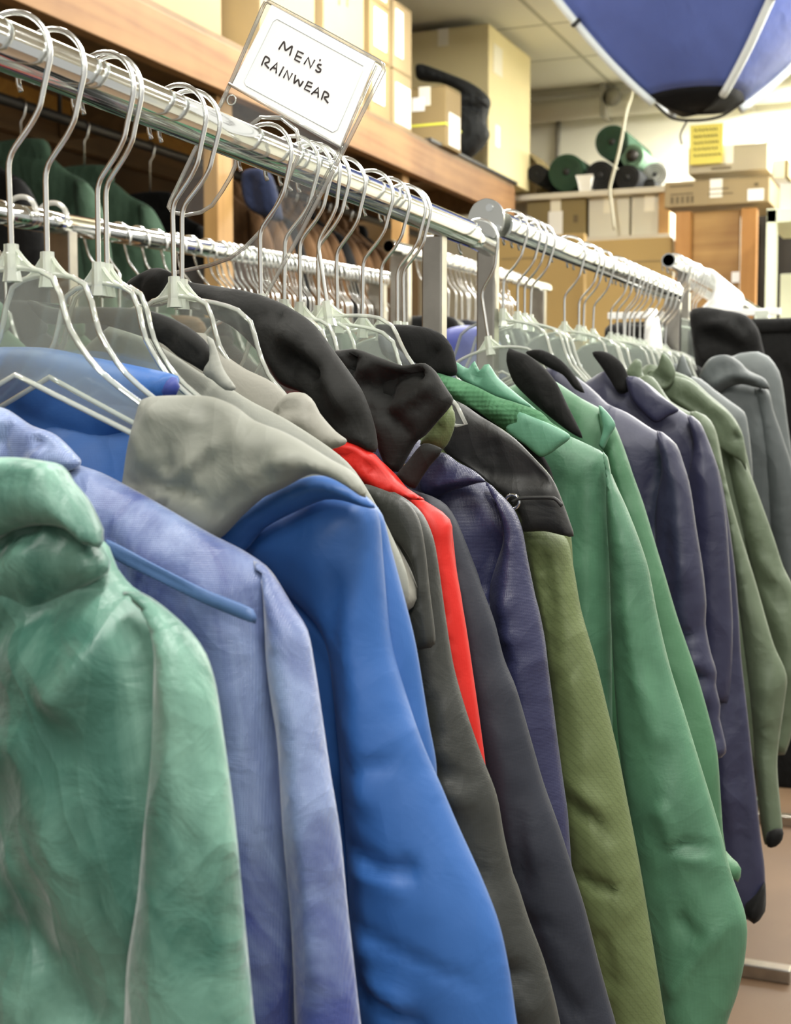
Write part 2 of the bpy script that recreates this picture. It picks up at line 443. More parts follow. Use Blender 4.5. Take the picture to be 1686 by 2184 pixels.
# unseen ceiling lamps, rearmost ones added
M['lampbody'] = plain('lamp_enamel', '#eeeeea', .4)
mt, N, L, b = newmat('lamp_tube'); b.inputs['Emission Color'].default_value = (1, .97, .88, 1); b.inputs['Emission Strength'].default_value = 3
M['tube'] = mt
for i, (lx, ly) in enumerate(LAMPS):
    t = thing('unseen_fluorescent_lamp', (lx, ly, CEIL), 'unseen long white fluorescent batten lamp fixed under the ceiling', 'lamp', 'unseen fluorescent lamps under the ceiling')
    MB().prism([(-.09, -.03), (.09, -.03), (.06, 0), (-.06, 0)], lambda p: (p[0], -.62, p[1]), lambda p: (p[0], .62, p[1])).out('housing', M['lampbody'], t, smooth=False)
    for s in (-.04, .04):
        MB().tube([(s, -.58, -.05), (s, .58, -.05)], .013, 10).out('lamp_tube', M['tube'], t)
        for e in (-.6, .6): MB().box((s-.012, e-.012, -.068), (s+.012, e+.012, -.028)).out('tube_holder', M['lampbody'], t, smooth=False)

# pipe and conduit on the back wall
M['pipe'] = plain('pipe_paint', '#e9e6d6', .5)
M['conduit'] = plain('conduit_grey', '#8f8b7c', .5)
pa = atY(1115, 205, YB-.12); pc = atY(1400, 218, YB-.12); pz = float(pc[2])
t = thing('ceiling_pipe', (float(pc[0]), YB-.12, pz), 'fat white pipe running along the top of the back wall', 'pipe')
MB().tube([(-2.2-pc[0], 0, 0), (3.2, 0, 0)], .055, 16).out('pipe', M['pipe'], t)
for px in (1292, 1600):
    q = atY(px, 215, YB-.12)[0]-pc[0]
    MB().box((q-.015, -.07, -.065), (q+.015, .07, CEIL-pz-.001)).out('hanger_strap', M['conduit'], t, smooth=False)
q0 = atY(1190, 235, YB-.02); q1 = atY(1190, 420, YB-.02)
tag(MB().tube([(q0[0], YB-.02, q0[2]), (q0[0], YB-.02, q1[2])], .014, 8).out('conduit', M['conduit']), 'thin vertical conduit on the cream back wall', 'conduit')
q0 = atY(1313, 214, YB-.1)
t = MB().tube([(q0[0], YB-.19, q0[2]), (q0[0], YB-.17, q0[2])], [.05, .045], 14).add([], []).out('valve_wheel', M['conduit'])
tag(t, 'small round grey fitting in front of the ceiling pipe', 'fitting')

# ================================================================== RACKS
def rot_tube(mb, a, b, r, n=24): return mb.tube([a, b], r, n)
zA = 1.58
def railz(Y): return 1.58-.0137*(Y-.72)
Y_end = railY(998); Y_in = railY(1042)
rackA = thing('garment_rack', (0, 1.0, 0), 'chrome garment rack in front carrying the colourful raincoats under the sign', 'clothes rack')
def relA(p): return (p[0], p[1]-1.0, p[2])
def open_tube(mb, a, b, r, wall=.002, n=28):
    a = Vector(a); b = Vector(b)
    mb.tube([a, b], r, n, caps=False); mb.tube([a, b], r-wall, n, caps=False)
    # annulus ends
    T = (b-a).normalized(); k = len(mb.v)//1
    base0 = k-4*n; base1 = k-2*n
    f = []
    for j in range(n):
        f.append((base0+j, base0+(j+1) % n, base1+(j+1) % n, base1+j))
        f.append((base0+n+j, base0+n+(j+1) % n, base1+n+(j+1) % n, base1+n+j))
    mb.f += f
    return mb
open_tube(MB(), relA((0, .25, railz(.25))), relA((0, Y_end, railz(Y_end))), .016).out('rail', M['chrome'], rackA, auto=True)
MB().tube([relA((0, Y_end-.05, railz(Y_end))), relA((0, Y_in, railz(Y_in)-.006))], .0128, 24).out('extension_rail', M['chrome'], rackA)
def upright(px, x0, x1, ytop, Yp, parent, off, name='upright'):
    a = atY(x0, ytop, Yp); c = atY(x1, ytop, Yp)
    wd = abs(c[0]-a[0])
    mbx = MB().box((a[0], Yp-off-.012, .03), (c[0], Yp-off+.012, float(a[2])))
    return mbx.out(name, M['post'], parent, smooth=False, bevel=.0015)
Yp1 = railY(945)
a = atY(905, 508, Yp1); c = atY(958, 508, Yp1)
MB().box((a[0], Yp1-1-.010, .035), (c[0]-.006, Yp1-1+.010, railz(Yp1)-.014)).out('upright', M['post'], rackA, smooth=False, bevel=.002)
MB().box((-.3, Yp1-1-.02, 0), (.3, Yp1-1+.02, .035)).out('foot', M['post'], rackA, smooth=False, bevel=.004)
MB().box((a[0], .30-1-.010, .035), (c[0], .30-1+.010, railz(.3)-.014)).out('upright', M['post'], rackA, smooth=False, bevel=.002)
MB().box((-.3, .30-1-.02, 0), (.3, .30-1+.02, .035)).out('foot', M['post'], rackA, smooth=False, bevel=.004)

# second rack of the same row
Yd = railY(1040)+.035
z2a = float(atX(1090, 488, 0.0)[2]); Y2a = Yd+.015; Y2b = railY(1436); z2b = float(atX(1430, 624, 0.0)[2])
rackA2 = thing('garment_rack', (0, 2.3, 0), 'second chrome garment rack of the front row, behind the round end plate', 'clothes rack')
def relB(p): return (p[0], p[1]-2.3, p[2])
MB().tube([relB((0, Y2a, z2a)), relB((0, Y2b, z2b))], .0165, 28).out('rail', M['chrome'], rackA2, auto=True)
dc = atY(1037, 468, Yd)
bk = MB(); cx, cz = float(dc[0]), float(dc[2])
poly = [(cx+.0245*math.cos(2*math.pi*i/40), cz+.0265*math.sin(2*math.pi*i/40)) for i in range(40)]
bk.prism(poly, lambda p: (p[0], Yd-2.3-.0025, p[1]), lambda p: (p[0], Yd-2.3+.0025, p[1]))
M['plate'] = plain('end_plate', '#d8dad4', .22, 1)
pl = bk.out('end_plate', M['plate'], rackA2, auto=True, bevel=.0008)
M['dark'] = plain('dark_hole', '#1a1917', .8)
for hx, hz in ((1043, 443), (1060, 487)):
    q = atY(hx, hz, Yd-.003)
    MB().tube([(q[0], Yd-2.3-.0040, q[2]), (q[0], Yd-2.3-.0026, q[2])], [.0048, .0048], 16).out('rivet', M['chrome'], pl, auto=True)
a = atY(1022, 560, Yd+.02); c = atY(1060, 560, Yd+.02)
MB().box((a[0], Yd-2.3+.008, .035), (c[0], Yd-2.3+.03, z2a-.01)).out('upright', M['post'], rackA2, smooth=False, bevel=.002)
MB().box((-.3, Yd-2.3+.0, 0), (.3, Yd-2.3+.04, .035)).out('foot', M['post'], rackA2, smooth=False, bevel=.004)
MB().box((-.016, Y2b-2.3-.035, .035), (.016, Y2b-2.3-.012, z2b-.014)).out('upright', M['post'], rackA2, smooth=False, bevel=.002)
MB().box((-.3, Y2b-2.3-.045, 0), (.3, Y2b-2.3-.005, .035)).out('foot', M['post'], rackA2, smooth=False, bevel=.004)

# third rack of the row, higher, open tube end towards us
dep = 3.05
p0 = CAM+ray(1425, 555)*dep; XD = float(p0[0]); YD = float(p0[1]); zD = float(p0[2])
q = atX(1580, 640, XD)
rackD = thing('garment_rack', (XD, YD+.6, 0), 'far chrome garment rack with an open tube end, crowded with white hangers', 'clothes rack')
open_tube(MB(), (0, -.6, zD), (0, .95, zD-.02), .016, .0025).out('rail', M['chrome'], rackD, auto=True)
for yy in (-.42, .85):
    MB().box((-.015, yy-.01, .035), (.015, yy+.01, zD-.014)).out('upright', M['post'], rackD, smooth=False, bevel=.002)
    MB().box((-.28, yy-.02, 0), (.28, yy+.02, .035)).out('foot', M['post'], rackD, smooth=False, bevel=.004)

# rack row B behind
b0 = CAM+ray(0, 455)*2.1; b1 = CAM+ray(850, 603)*3.4
dB = (b1-b0)/np.linalg.norm(b1-b0); bs = b0-dB*.35
rackB = thing('garment_rack', (float(b0[0]), float(b0[1]), 0), 'chrome garment rack behind the front row, its rail packed with hanger hooks', 'clothes rack')
def relC(p): return (p[0]-b0[0], p[1]-b0[1], p[2])
MB().tube([relC(bs), relC(b1)], .016, 24).out('rail', M['chrome'], rackB)
MB().tube([relC(b0+dB*.02), relC(b0+dB*.22)], .0185, 24).out('sleeve_joint', M['chrome'], rackB)
for k in (.03, -.12):
    pp = (b0+dB*.15) if k > 0 else (b1-dB*.12)
    r0 = relC(pp)
    MB().box((r0[0]-.02, r0[1]-.012, .03), (r0[0]+.02, r0[1]+.012, r0[2]-.012)).out('upright', M['post'], rackB, smooth=False, bevel=.002)
    MB().box((r0[0]-.28, r0[1]-.02, 0), (r0[0]+.28, r0[1]+.02, .03)).out('foot', M['post'], rackB, smooth=False, bevel=.004)
e0 = CAM+ray(828, 525)*3.0; e1 = CAM+ray(1165, 615)*4.0
dE = (e1-e0)/np.linalg.norm(e1-e0)
rackE = thing('garment_rack', (float(e0[0]), float(e0[1]), 0), 'short chrome rack with open tube end seen beyond the front rail', 'clothes rack')
def relE(p): return (p[0]-e0[0], p[1]-e0[1], p[2])
open_tube(MB(), relE(e0), relE(e1), .016, .0035).out('rail', M['chrome'], rackE, auto=True)
for kk in (.06, .93):
    r0 = relE(e0+(e1-e0)*kk)
    MB().box((r0[0]-.022, r0[1]-.012, .03), (r0[0]+.022, r0[1]+.012, r0[2]-.012)).out('upright', M['post'], rackE, smooth=False, bevel=.002)
    MB().box((r0[0]-.28, r0[1]-.02, 0), (r0[0]+.28, r0[1]+.02, .03)).out('foot', M['post'], rackE, smooth=False, bevel=.004)

# ================================================================== HANGERS
def hook_pts(stem=-.150, s=1.0):
    c = (.006, -.0065); r = .0265; pts = []
    for a in range(205, -31, -12):
        t = math.radians(a); pts.append((c[0]+r*math.cos(t), 0, c[1]+r*math.sin(t)))
    pts += [(.0265, 0, -.030), (.0235, 0, -.040), (.017, 0, -.050), (.009, 0, -.059), (.003, 0, -.066), (.0003, 0, -.073), (0, 0, -.082), (0, 0, stem)]
    P = crom(pts, False, .004)
    return [tuple(p) for p in P]
UPN = [(0, -.138), (.020, -.141), (.029, -.146), (.034, -.157), (.040, -.178), (.060, -.205), (.097, -.232), (.112, -.241)]
UPW = [(0, -.138), (.028, -.142), (.048, -.148), (.059, -.157), (.065, -.176), (.074, -.197), (.092, -.217), (.108, -.238)]
LO = [(.114, -.256), (.105, -.256), (.093, -.250), (.027, -.219), (0, -.206)]
def build_hanger(loc, label, dz=0.0, group=None, tilt=0, rz=0, UP=UPN):
    t = thing('clear_hanger', loc, label, 'clothes hanger', group, rz)
    MB().tube(hook_pts(-.140+dz), .0019, 8).out('hook', M['wire'], t)
    nk = MB().tube([(0, 0, -.147+dz), (0, 0, -.140+dz), (0, 0, -.1235+dz)], [.0062, .0050, .0046], 6)
    for sx in (-1, 1):
        nk.tube([(sx*.004, 0, -.128+dz), (sx*.008, 0, -.133+dz), (sx*.013, 0, -.138+dz), (sx*.019, 0, -.1415+dz)], .0016, 6)
    nk.prism([(-.004, -.130+dz), (.004, -.130+dz), (.012, -.139+dz), (-.012, -.139+dz)], lambda p: (p[0], -.001, p[1]), lambda p: (p[0], .001, p[1]))
    nk.out('neck', M['neck'], t, smooth=False)
    half = crom([np.array(p) for p in UP], False, .01)
    low = crom([np.array(p) for p in LO], False, .015)
    right = half+low
    left = [(-p[0], p[1]) for p in right[::-1]]
    loop = [tuple(p) for p in right]+left[1:-1]
    web = [(p[0]*.985, p[1]) for p in loop]
    MB().prism(web, lambda p: (p[0], -.0009, p[1]+dz), lambda p: (p[0], .0009, p[1]+dz)).out('web', M['web'], t, smooth=False)
    MB().tube([(p[0], 0, p[1]+dz) for p in loop], .0020, 6, closed=True).out('frame', M['rim'], t)
    return t
HP = [(-80, 'nearest clear plastic hanger, its hook cut by the left edge of the frame', 0),
      (25, 'clear plastic hanger with a bare see-through shoulder in front of the blue collar', 0),
      (105, 'clear plastic hanger, second hook from the left whose stem shows in full', 0),
      (215, 'nearer of the two clear hangers whose hooks touch left of the sign', 0),
      (232, 'farther of the two clear hangers whose hooks touch left of the sign', 0),
      (370, 'clear hanger with its neck hidden behind the black hood tip', 0),
      (395, 'clear hanger in front of the big black collar, just left of the sign', 0),
      (555, 'clear hanger whose hook crosses the clear sign holder', 0),
      (612, 'clear hanger just behind the lower edge of the sign holder', 0),
      (640, 'clear hanger squeezed between neighbours under the sign corner', 0),
      (655, 'clear hanger with its bright stem leaning right under the sign', 0),
      (678, 'first evenly spaced clear hanger right of the sign', 0),
      (716, 'clear hanger right of the sign with a clouded web above the black hood', 0),
      (776, 'clear hanger before the group of three on the near rail', 0),
      (813, 'nearest hook in the group of three before the chrome upright', 0),
      (846, 'middle hook in the group of three before the chrome upright', 0),
      (857, 'farthest hook in the group of three before the chrome upright', 0),
      (1006, 'clear hanger leaning left on the thin rail end beside the round plate', 0)]
protoH = None; protoW = None
for px, lab, tl in HP:
    Yh = railY(px)
    zr = railz(Yh)-(.0025 if px == 1006 else 0)
    rz = {25: .10, 395: .06}.get(px, random.uniform(-.07, .07))
    wide = px in (395, 555, 655, 716, 776, 846, 1006)
    if wide and protoW is None:
        protoW = build_hanger((0, Yh, zr), lab, UP=UPW); h = protoW
    elif protoH is None:
        protoH = build_hanger((0, Yh, zr), lab); h = protoH
    else:
        h = copy_tree(protoW if wide else protoH); h.location = (0, Yh, zr); h['label'] = lab
    h.rotation_euler = (0, {655: -.16, 1006: -.17}.get(px, random.uniform(-.02, .02)), -1.0 if px == -80 else rz)
protoH2 = None
far = [1073, 1100, 1116, 1132, 1199, 1232, 1244, 1266, 1299, 1311, 1324, 1332, 1342, 1350, 1362, 1374, 1386, 1397, 1408, 1418]
for i, px in enumerate(far):
    Yh = railY(px); f = (Yh-Y2a)/(Y2b-Y2a); zr = z2a+(z2b-z2a)*f
    lab = 'clear plastic hanger on the second rail, one of those crowded towards its far end'
    grp = 'clear hangers crowded towards the far end of the second rail'
    if i < 4: lab = ['first clear hanger past the round end plate', 'second clear hanger past the round end plate',
                     'third clear hanger past the round end plate', 'fourth clear hanger past the round end plate'][i]; grp = None
    elif i < 6: lab = ['clear hanger standing alone after the gap on the second rail', 'clear hanger just behind the lone one on the second rail'][i-4]; grp = None
    if protoH2 is None:
        protoH2 = build_hanger((0, Yh, zr), lab, dz=.016, UP=UPW); h = protoH2
    else:
        h = copy_tree(protoH2); h.location = (0, Yh, zr); h['label'] = lab
    if grp: h['group'] = grp
    h.rotation_euler = (0, random.uniform(-.03, .03), random.uniform(-.12, .12))
# rear racks: simpler wire hooks turned the other way
def rear_hanger(loc, label, group):
    t = thing('wire_hook_hanger', loc, label, 'clothes hanger', group)
    MB().tube([(-p[0], p[1], p[2]) for p in hook_pts(-.140)], .0021, 6).out('hook', M['wire'], t)
    half = [np.array(p) for p in UPW]; right = half+[np.array(p) for p in LO]
    loop = [tuple(p) for p in right]+[(-p[0], p[1]) for p in right[::-1]][1:-1]
    MB().tube([(p[0], 0, p[1]) for p in loop], .0034, 5, closed=True).out('frame', M['rim'], t)
    return t
rh = None; LB = float(np.linalg.norm(b1-b0)); s = -.1; kB = 0
while s < LB-.04:
    p = b0+dB*s
    if .01 < s < .235: s = .245; continue
    if rh is None: rh = rear_hanger(tuple(map(float, p)), 'clear hanger packed on the rail of the rear rack', 'hangers on the rear rack rail'); h = rh
    else: h = copy_tree(rh); h.location = tuple(map(float, p))
    h.rotation_euler = (0, random.uniform(-.04, .04), random.uniform(-.07, .07))
    s += random.choice([.055, .06, .05]) if s < .62 else random.uniform(.016, .026); kB += 1
s = .22; LE = float(np.linalg.norm(e1-e0))
while s < LE*.8:
    p = e0+dE*s; h = copy_tree(rh); h.location = tuple(map(float, p))
    h['label'] = 'clear hanger on the short rack seen between the two chrome uprights'; h['group'] = 'hangers on the short rear rack'
    h.rotation_euler = (0, random.uniform(-.04, .04), random.uniform(-.2, .2)); s += random.uniform(.022, .05)
# two white-grey size rings on the rear rail
M['whitep'] = plain('white_plastic', '#f2f2ee', .4)
M['ring'] = clear('cloudy_ring', (.8, .8, .76), .5, (.75, .74, .68), .1, 1.5)
for k, (s, lab) in enumerate(((.045, 'left cloudy plastic ring clip on the rear rail'), (.12, 'right cloudy plastic ring clip on the rear rail'))):
    p = b0+dB*s
    tag(MB().tube([(.030*math.cos(a)+.002, 0, .028*math.sin(a)+.003) for a in np.linspace(-.2, 3.6, 20)], .0045, 8).out('ring_clip', M['ring'], loc=tuple(map(float, p))), lab, 'clip')

# ================================================================== SIGN
YS = railY(572); sg = thing('sign_holder', (0, YS, railz(YS)), 'clear acrylic sign holder with handwritten white card hooked over the near rail', 'sign')
def S3(p, dy=0):
    q = atY(p[0], p[1], YS); return (float(q[0]), dy, float(q[2]-railz(YS)))
out = [(573, 4), (690, 66), (806, 130), (816, 138), (818, 150), (736, 314), (642, 495), (566, 631), (545, 680), (470, 668), (385, 640), (366, 612), (363, 583),
       (394, 577), (446, 566), (491, 550), (524, 526), (554, 495), (582, 453), (600, 415), (622, 366), (640, 322), (632, 278), (600, 252), (556, 250), (524, 275), (508, 318), (503, 350), (491, 378), (473, 408), (452, 438), (428, 453),
       (397, 459), (367, 453), (359, 441), (363, 429), (415, 320), (470, 223), (491, 178), (560, 16), (565, 6)]
o2 = [(S3(p)[0], S3(p)[2]) for p in out]
MB().prism(o2, lambda p: (p[0], -.0012, p[1]), lambda p: (p[0], .0012, p[1])).out('acrylic_sheet', M['acrylic'], sg, smooth=False)
MB().tube([(p[0], 0, p[1]) for p in o2], .0019, 8, closed=True).out('sheet_edge', M['acrim'], sg)
inl = [S3(p) for p in ((586, 14), (500, 182), (376, 440))]
MB().tube([S3((583, 16)), S3((496, 180))], .0012, 6).tube([S3((803, 140)), S3((727, 312)), S3((640, 478))], .0012, 6).out('channel', M['acrim'], sg)
card = [(582, 12), (802, 132), (727, 314), (497, 183)]
c2 = [(S3(p)[0], S3(p)[2]) for p in card]
cdo = MB().prism(c2, lambda p: (p[0], -.0026, p[1]), lambda p: (p[0], -.0014, p[1])).out('card', M['card'], sg, smooth=False)
cdo['label'] = "white card reading MEN'S RAINWEAR in black handwriting"
inr = [(594, 42), (778, 142), (775, 155), (722, 278), (712, 283), (528, 184), (524, 176), (585, 48)]
M['line'] = plain('faint_line', '#e4ebe6', .6)
MB().tube([S3(p, -.0026) for p in inr], .0005, 5, closed=True).out('card_outline', M['line'], cdo)
MB().tube([S3((491, 180), -.002), S3((730, 316), -.002)], .0017, 6).out('card_ledge', M['acrim'], sg)
rc = S3((495, 214))
MB().tube([(rc[0]+.0042*math.cos(a), -.0014, rc[2]+.0042*math.sin(a)) for a in np.linspace(0, 2*math.pi, 20)[:-1]], .0007, 5, closed=True).out('moulded_ring', M['rim'], sg)
LET = {'letter_m': [[(485,310),(580,175),(605,325),(725,255),(680,420)]],
 'letter_e': [[(865,540),(770,490),(830,340),(930,390)], [(800,420),(895,465)]],
 'letter_n': [[(940,575),(1015,455),(1055,640),(1130,500)]],
 'apostrophe': [[(1230,490),(1222,515)]],
 'letter_s': [[(1250,590),(1200,580),(1178,605),(1200,640),(1238,672),(1225,712),(1180,715),(1145,675)]],
 'letter_r': [[(175,600),(245,440),(310,475),(310,535),(235,560),(305,650)]],
 'letter_a': [[(330,680),(455,555),(435,740)], [(385,640),(450,660)]],
 'letter_i': [[(575,620),(490,785)]],
 'letter_n ': [[(570,820),(635,690),(665,860),(730,740)]],
 'letter_w': [[(785,770),(760,915),(835,855),(860,970),(925,880)]],
 'letter_e ': [[(1045,1070),(945,1020),(1015,885),(1090,925)], [(985,955),(1075,990)]],
 'letter_a ': [[(1070,1115),(1195,995),(1190,1175)], [(1120,1080),(1200,1090)]],
 'letter_r ': [[(1250,1210),(1305,1065),(1370,1105),(1375,1160),(1300,1170),(1370,1275)]]}
for nme, strokes in LET.items():
    mb = MB()
    for st in strokes:
        pts = [S3((540+x/8.43, 70+y/8.43), -.0027) for x, y in st]
        if len(pts) > 4: pts = [tuple(p) for p in crom(pts, False, .001, .35)]
        mb.tube(pts, .00075, 6)
    mb.out(nme.strip(), M['ink'], cdo)

# ================================================================== COATS
F = {}
F['poncho'] = fabric('teal_vinyl', '#467d6d', .36, 1400, .10, .5, streak='#94c4b0', sa=.8, crum=.6, sheen=.4)  # pale streaks put the vinyl's sheen into its colour
F['lblue'] = fabric('pale_blue_nylon', '#4455a0', .34, 1300, .3, .6, streak='#a6bbe2', sa=.8, crum=.4, sheen=.6)  # streak tone paints the nylon's white sheen into the base colour
F['lblue_show'] = fabric('cyan_show_through', '#6386c0', .45, 1300, .2, .5)
F['blue'] = fabric('royal_blue_nylon', '#3a72c0', .5, 1500, .06, .4, crum=.18)
F['indigo'] = plain('indigo_lining', '#27367e', .6)
F['beige'] = fabric('stone_grey_nylon', '#a5a79c', .6, 1500, .06, .35, crum=.3)
F['beige2'] = fabric('stone_beige_nylon', '#aaa89c', .6, 1500, .06, .35, crum=.3)
F['char'] = fabric('charcoal_nylon', '#3a3c37', .5, 1500, .08, .45, crum=.25)
F['black'] = fabric('black_nylon', '#2c2c2a', .72, 1500, .08, .2, crum=.35)
F['blackf'] = fabric('black_fleece', '#1d1d1c', .85, 1800, .2, .2, crum=.5)
F['grey'] = fabric('dark_grey_nylon', '#363634', .5, 1500, .08, .45, crum=.25)
F['red'] = fabric('bright_red_nylon', '#f0281c', .5, 1500, .05, .35, crum=.15)
F['slate'] = fabric('slate_softshell', '#2e323e', .6, 1500, .08, .35, crum=.15)
F['navy'] = fabric('navy_nylon', '#383b60', .42, 1300, .15, .5, crum=.3)
F['navy2'] = fabric('dark_navy_nylon', '#363856', .45, 1300, .15, .5, crum=.25)
F['olive'] = fabric('olive_ripstop', '#7c8b5a', .55, 1200, .12, .35, rib=75, crum=.2)
F['green'] = fabric('leaf_green_nylon', '#598a6c', .5, 1300, .12, .4, crum=.25, streak='#6aa37d', sa=.35)
F['green2'] = fabric('mid_green_nylon', '#588c66', .5, 1300, .12, .4, crum=.2)
F['mint'] = fabric('pale_green_nylon', '#74b092', .5, 1300, .12, .4, crum=.2)
F['fleece'] = fabric('green_fleece', '#5b8f68', .9, 350, .6, .15, crum=1.0)
F['sage'] = fabric('sage_nylon', '#6f7e64', .55, 1300, .12, .4, crum=.3)
F['cool'] = fabric('cool_grey_nylon', '#5c6363', .55, 1300, .12, .4, crum=.2)
F['lgrey'] = fabric('light_grey_nylon', '#747b7a', .55, 1300, .12, .4, crum=.2)
M['rubber'] = plain('cord_black', '#262624', .6)

ND = [('d', .007, 9, 1.3, .05), ('v', .005, 12, 3.0, .25), ('d', .0018, 24, 6, .5), ('r', .0035, 12, 8, .4)]
NS = [('d', .004, 9, 2.0, .15), ('v', .005, 13, 5, .5), ('r', .003, 14, 9, .5)]
NC = [('v', .010, 18, 11, .6), ('v', .005, 32, 24, .2), ('r', .004, 20, 14, .2)]
def coat(label, Y, body, sleeve, mat, hem=.80, neck=(.05, 1.365), Tb=.026, Ts=.034, bf=(), sf=(), cell=.009, bn=ND, sn=NS, cat='raincoat', name='raincoat', smat=None, seed=1, dys=-.012, left=True, group=None, top=None):
    """body: traced right-hand edge from the collar downwards; sleeve: full outline of the sleeve that shows"""
    t = thing(name, (0, Y, 1.40), label, cat, group)
    last = to2(body[-1], Y)
    xr = float(last[0])
    ztop = float(to2(top[0], Y)[1]) if top else 9
    o = (list(top) if top else [W(-neck[0], neck[1]), W(neck[0], neck[1])])+list(body)
    if last[1] > hem+.03: o += [W(xr+.004, (last[1]+hem)/2), W(xr-.004, hem+.01)]
    o += [W(xr-.03, hem), W(0, hem-.008), W(-xr+.03 if xr > .1 else -.2, hem), W(-.245, hem+.02), W(-.235, 1.1), W(-.215, min(1.28, ztop-.06)), W(-.13, min(1.33, ztop-.02))]
    cloth('body', o, Y, mat, t, Tb, .055, cell, bf, bn, seed=seed)
    if sleeve:
        sl = [to2(p, Y) for p in sleeve]
        cloth('sleeve', sleeve, Y, smat or mat, t, Ts*.85, .042, cell, sf, sn, dy=dys, seed=seed+3)
    if left:
        cloth('sleeve', [W(-.16, 1.31), W(-.215, 1.29), W(-.25, 1.22), W(-.275, 1.05), W(-.30, .85), W(-.285, .80), W(-.22, .80), W(-.20, .95), W(-.175, 1.15)], Y, mat, t, .03, .045, .025, (), NS, dy=.004, seed=seed+9)
    return t

# ---- 0 teal poncho
Y0 = .60
t = coat('shiny teal green poncho with sheen painted in as pale streaks, nearest garment at the left edge', Y0,
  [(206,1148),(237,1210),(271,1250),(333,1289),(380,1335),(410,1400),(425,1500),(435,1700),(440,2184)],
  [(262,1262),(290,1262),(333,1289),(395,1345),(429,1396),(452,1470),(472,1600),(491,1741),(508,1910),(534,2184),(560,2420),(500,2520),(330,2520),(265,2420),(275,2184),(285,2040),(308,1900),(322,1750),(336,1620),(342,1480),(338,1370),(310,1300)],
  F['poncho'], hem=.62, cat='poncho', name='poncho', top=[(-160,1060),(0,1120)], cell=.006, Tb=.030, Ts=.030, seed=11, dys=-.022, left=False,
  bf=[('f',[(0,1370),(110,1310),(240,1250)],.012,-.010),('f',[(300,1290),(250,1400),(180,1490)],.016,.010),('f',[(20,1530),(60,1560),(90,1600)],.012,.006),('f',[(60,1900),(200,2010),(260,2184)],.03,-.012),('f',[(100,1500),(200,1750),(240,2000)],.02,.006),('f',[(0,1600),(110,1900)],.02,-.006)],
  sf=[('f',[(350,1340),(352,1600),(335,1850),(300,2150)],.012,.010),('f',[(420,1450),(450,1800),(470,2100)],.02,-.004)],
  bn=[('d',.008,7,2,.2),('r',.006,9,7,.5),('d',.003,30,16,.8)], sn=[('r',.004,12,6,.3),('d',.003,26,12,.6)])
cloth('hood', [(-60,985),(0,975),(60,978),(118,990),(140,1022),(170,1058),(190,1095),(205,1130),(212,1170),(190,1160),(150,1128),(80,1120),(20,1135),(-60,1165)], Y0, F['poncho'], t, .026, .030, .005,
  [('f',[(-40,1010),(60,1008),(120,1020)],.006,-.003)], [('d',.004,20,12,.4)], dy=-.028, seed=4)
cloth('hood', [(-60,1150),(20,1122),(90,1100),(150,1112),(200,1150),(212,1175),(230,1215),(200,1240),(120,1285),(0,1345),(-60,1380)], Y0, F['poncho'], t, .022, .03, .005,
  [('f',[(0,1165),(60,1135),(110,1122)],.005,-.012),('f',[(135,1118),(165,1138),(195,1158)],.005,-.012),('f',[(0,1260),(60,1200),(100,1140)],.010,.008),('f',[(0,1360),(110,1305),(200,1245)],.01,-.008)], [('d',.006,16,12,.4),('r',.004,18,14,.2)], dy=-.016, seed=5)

# ---- 1 pale blue
Y1 = .69
t = coat('pale shiny blue raincoat with the hanger showing through painted as a cyan stripe, second from the left', Y1,
  [(0,890),(102,961),(150,985),(209,1006),(316,1063),(441,1136),(508,1170),(560,1205),(578,1230),(580,1300),(585,1450),(600,1700),(620,1950),(632,2184)],
  [(540,1195),(560,1205),(582,1232),(616,1289),(650,1345),(667,1433),(683,1542),(699,1650),(721,1786),(737,1948),(764,2184),(790,2420),(740,2520),(650,2500),(634,2184),(624,1967),(606,1769),(594,1571),(574,1420),(568,1300),(562,1240)],
  F['lblue'], hem=.66, cell=.006, seed=21, top=[(-160,900)], Tb=.026, Ts=.028, dys=-.004, left=False,
  bf=[('f',[(240,1100),(420,1190),(545,1255)],.020,.004),('f',[(548,1225),(552,1400),(560,1700),(580,2100)],.016,.012),('f',[(260,1100),(300,1200),(320,1290)],.012,-.006),('f',[(470,1330),(480,1700),(500,2100)],.02,-.006),('f',[(590,1260),(592,1500),(612,1800),(640,2150)],.012,-.02)],
  sf=[('f',[(640,1400),(665,1600),(700,1900),(725,2150)],.012,.008),('f',[(600,1500),(640,1900),(680,2184)],.02,-.006)],
  bn=[('d',.005,9,1.4,.05),('d',.002,24,10,.6)], sn=[('d',.003,20,3,.1)])
q = [to2(p, Y1) for p in [(226,1165),(330,1218),(440,1272),(542,1317)]]
cloth('hood', [(-60,868),(0,868),(30,885),(60,905),(112,925),(150,962),(170,990),(130,1010),(60,1010),(-60,1000)], Y1, F['lblue'], t, .016, .02, .0045,
  [('f',[(40,890),(15,960)],.006,-.008),('f',[(95,925),(120,965)],.010,-.010),('f',[(110,940),(100,985)],.004,.008)], [('d',.006,22,14,.5),('v',.009,30,22,.4),('r',.006,26,20,.2)], dy=-.012, seed=6)
cloth('hanger_show_through', [(226,1150),(330,1203),(440,1258),(540,1300),(545,1330),(440,1290),(330,1236),(226,1182)], Y1, F['lblue_show'], t, .0016, .006, .005, (), [('d',.003,14,4,0)], dy=-.0335, seed=7)['label'] = 'cyan stripe across the shoulder, painting the hanger that shows through'  # added strip paints the hanger glimpsed through the translucent cloth

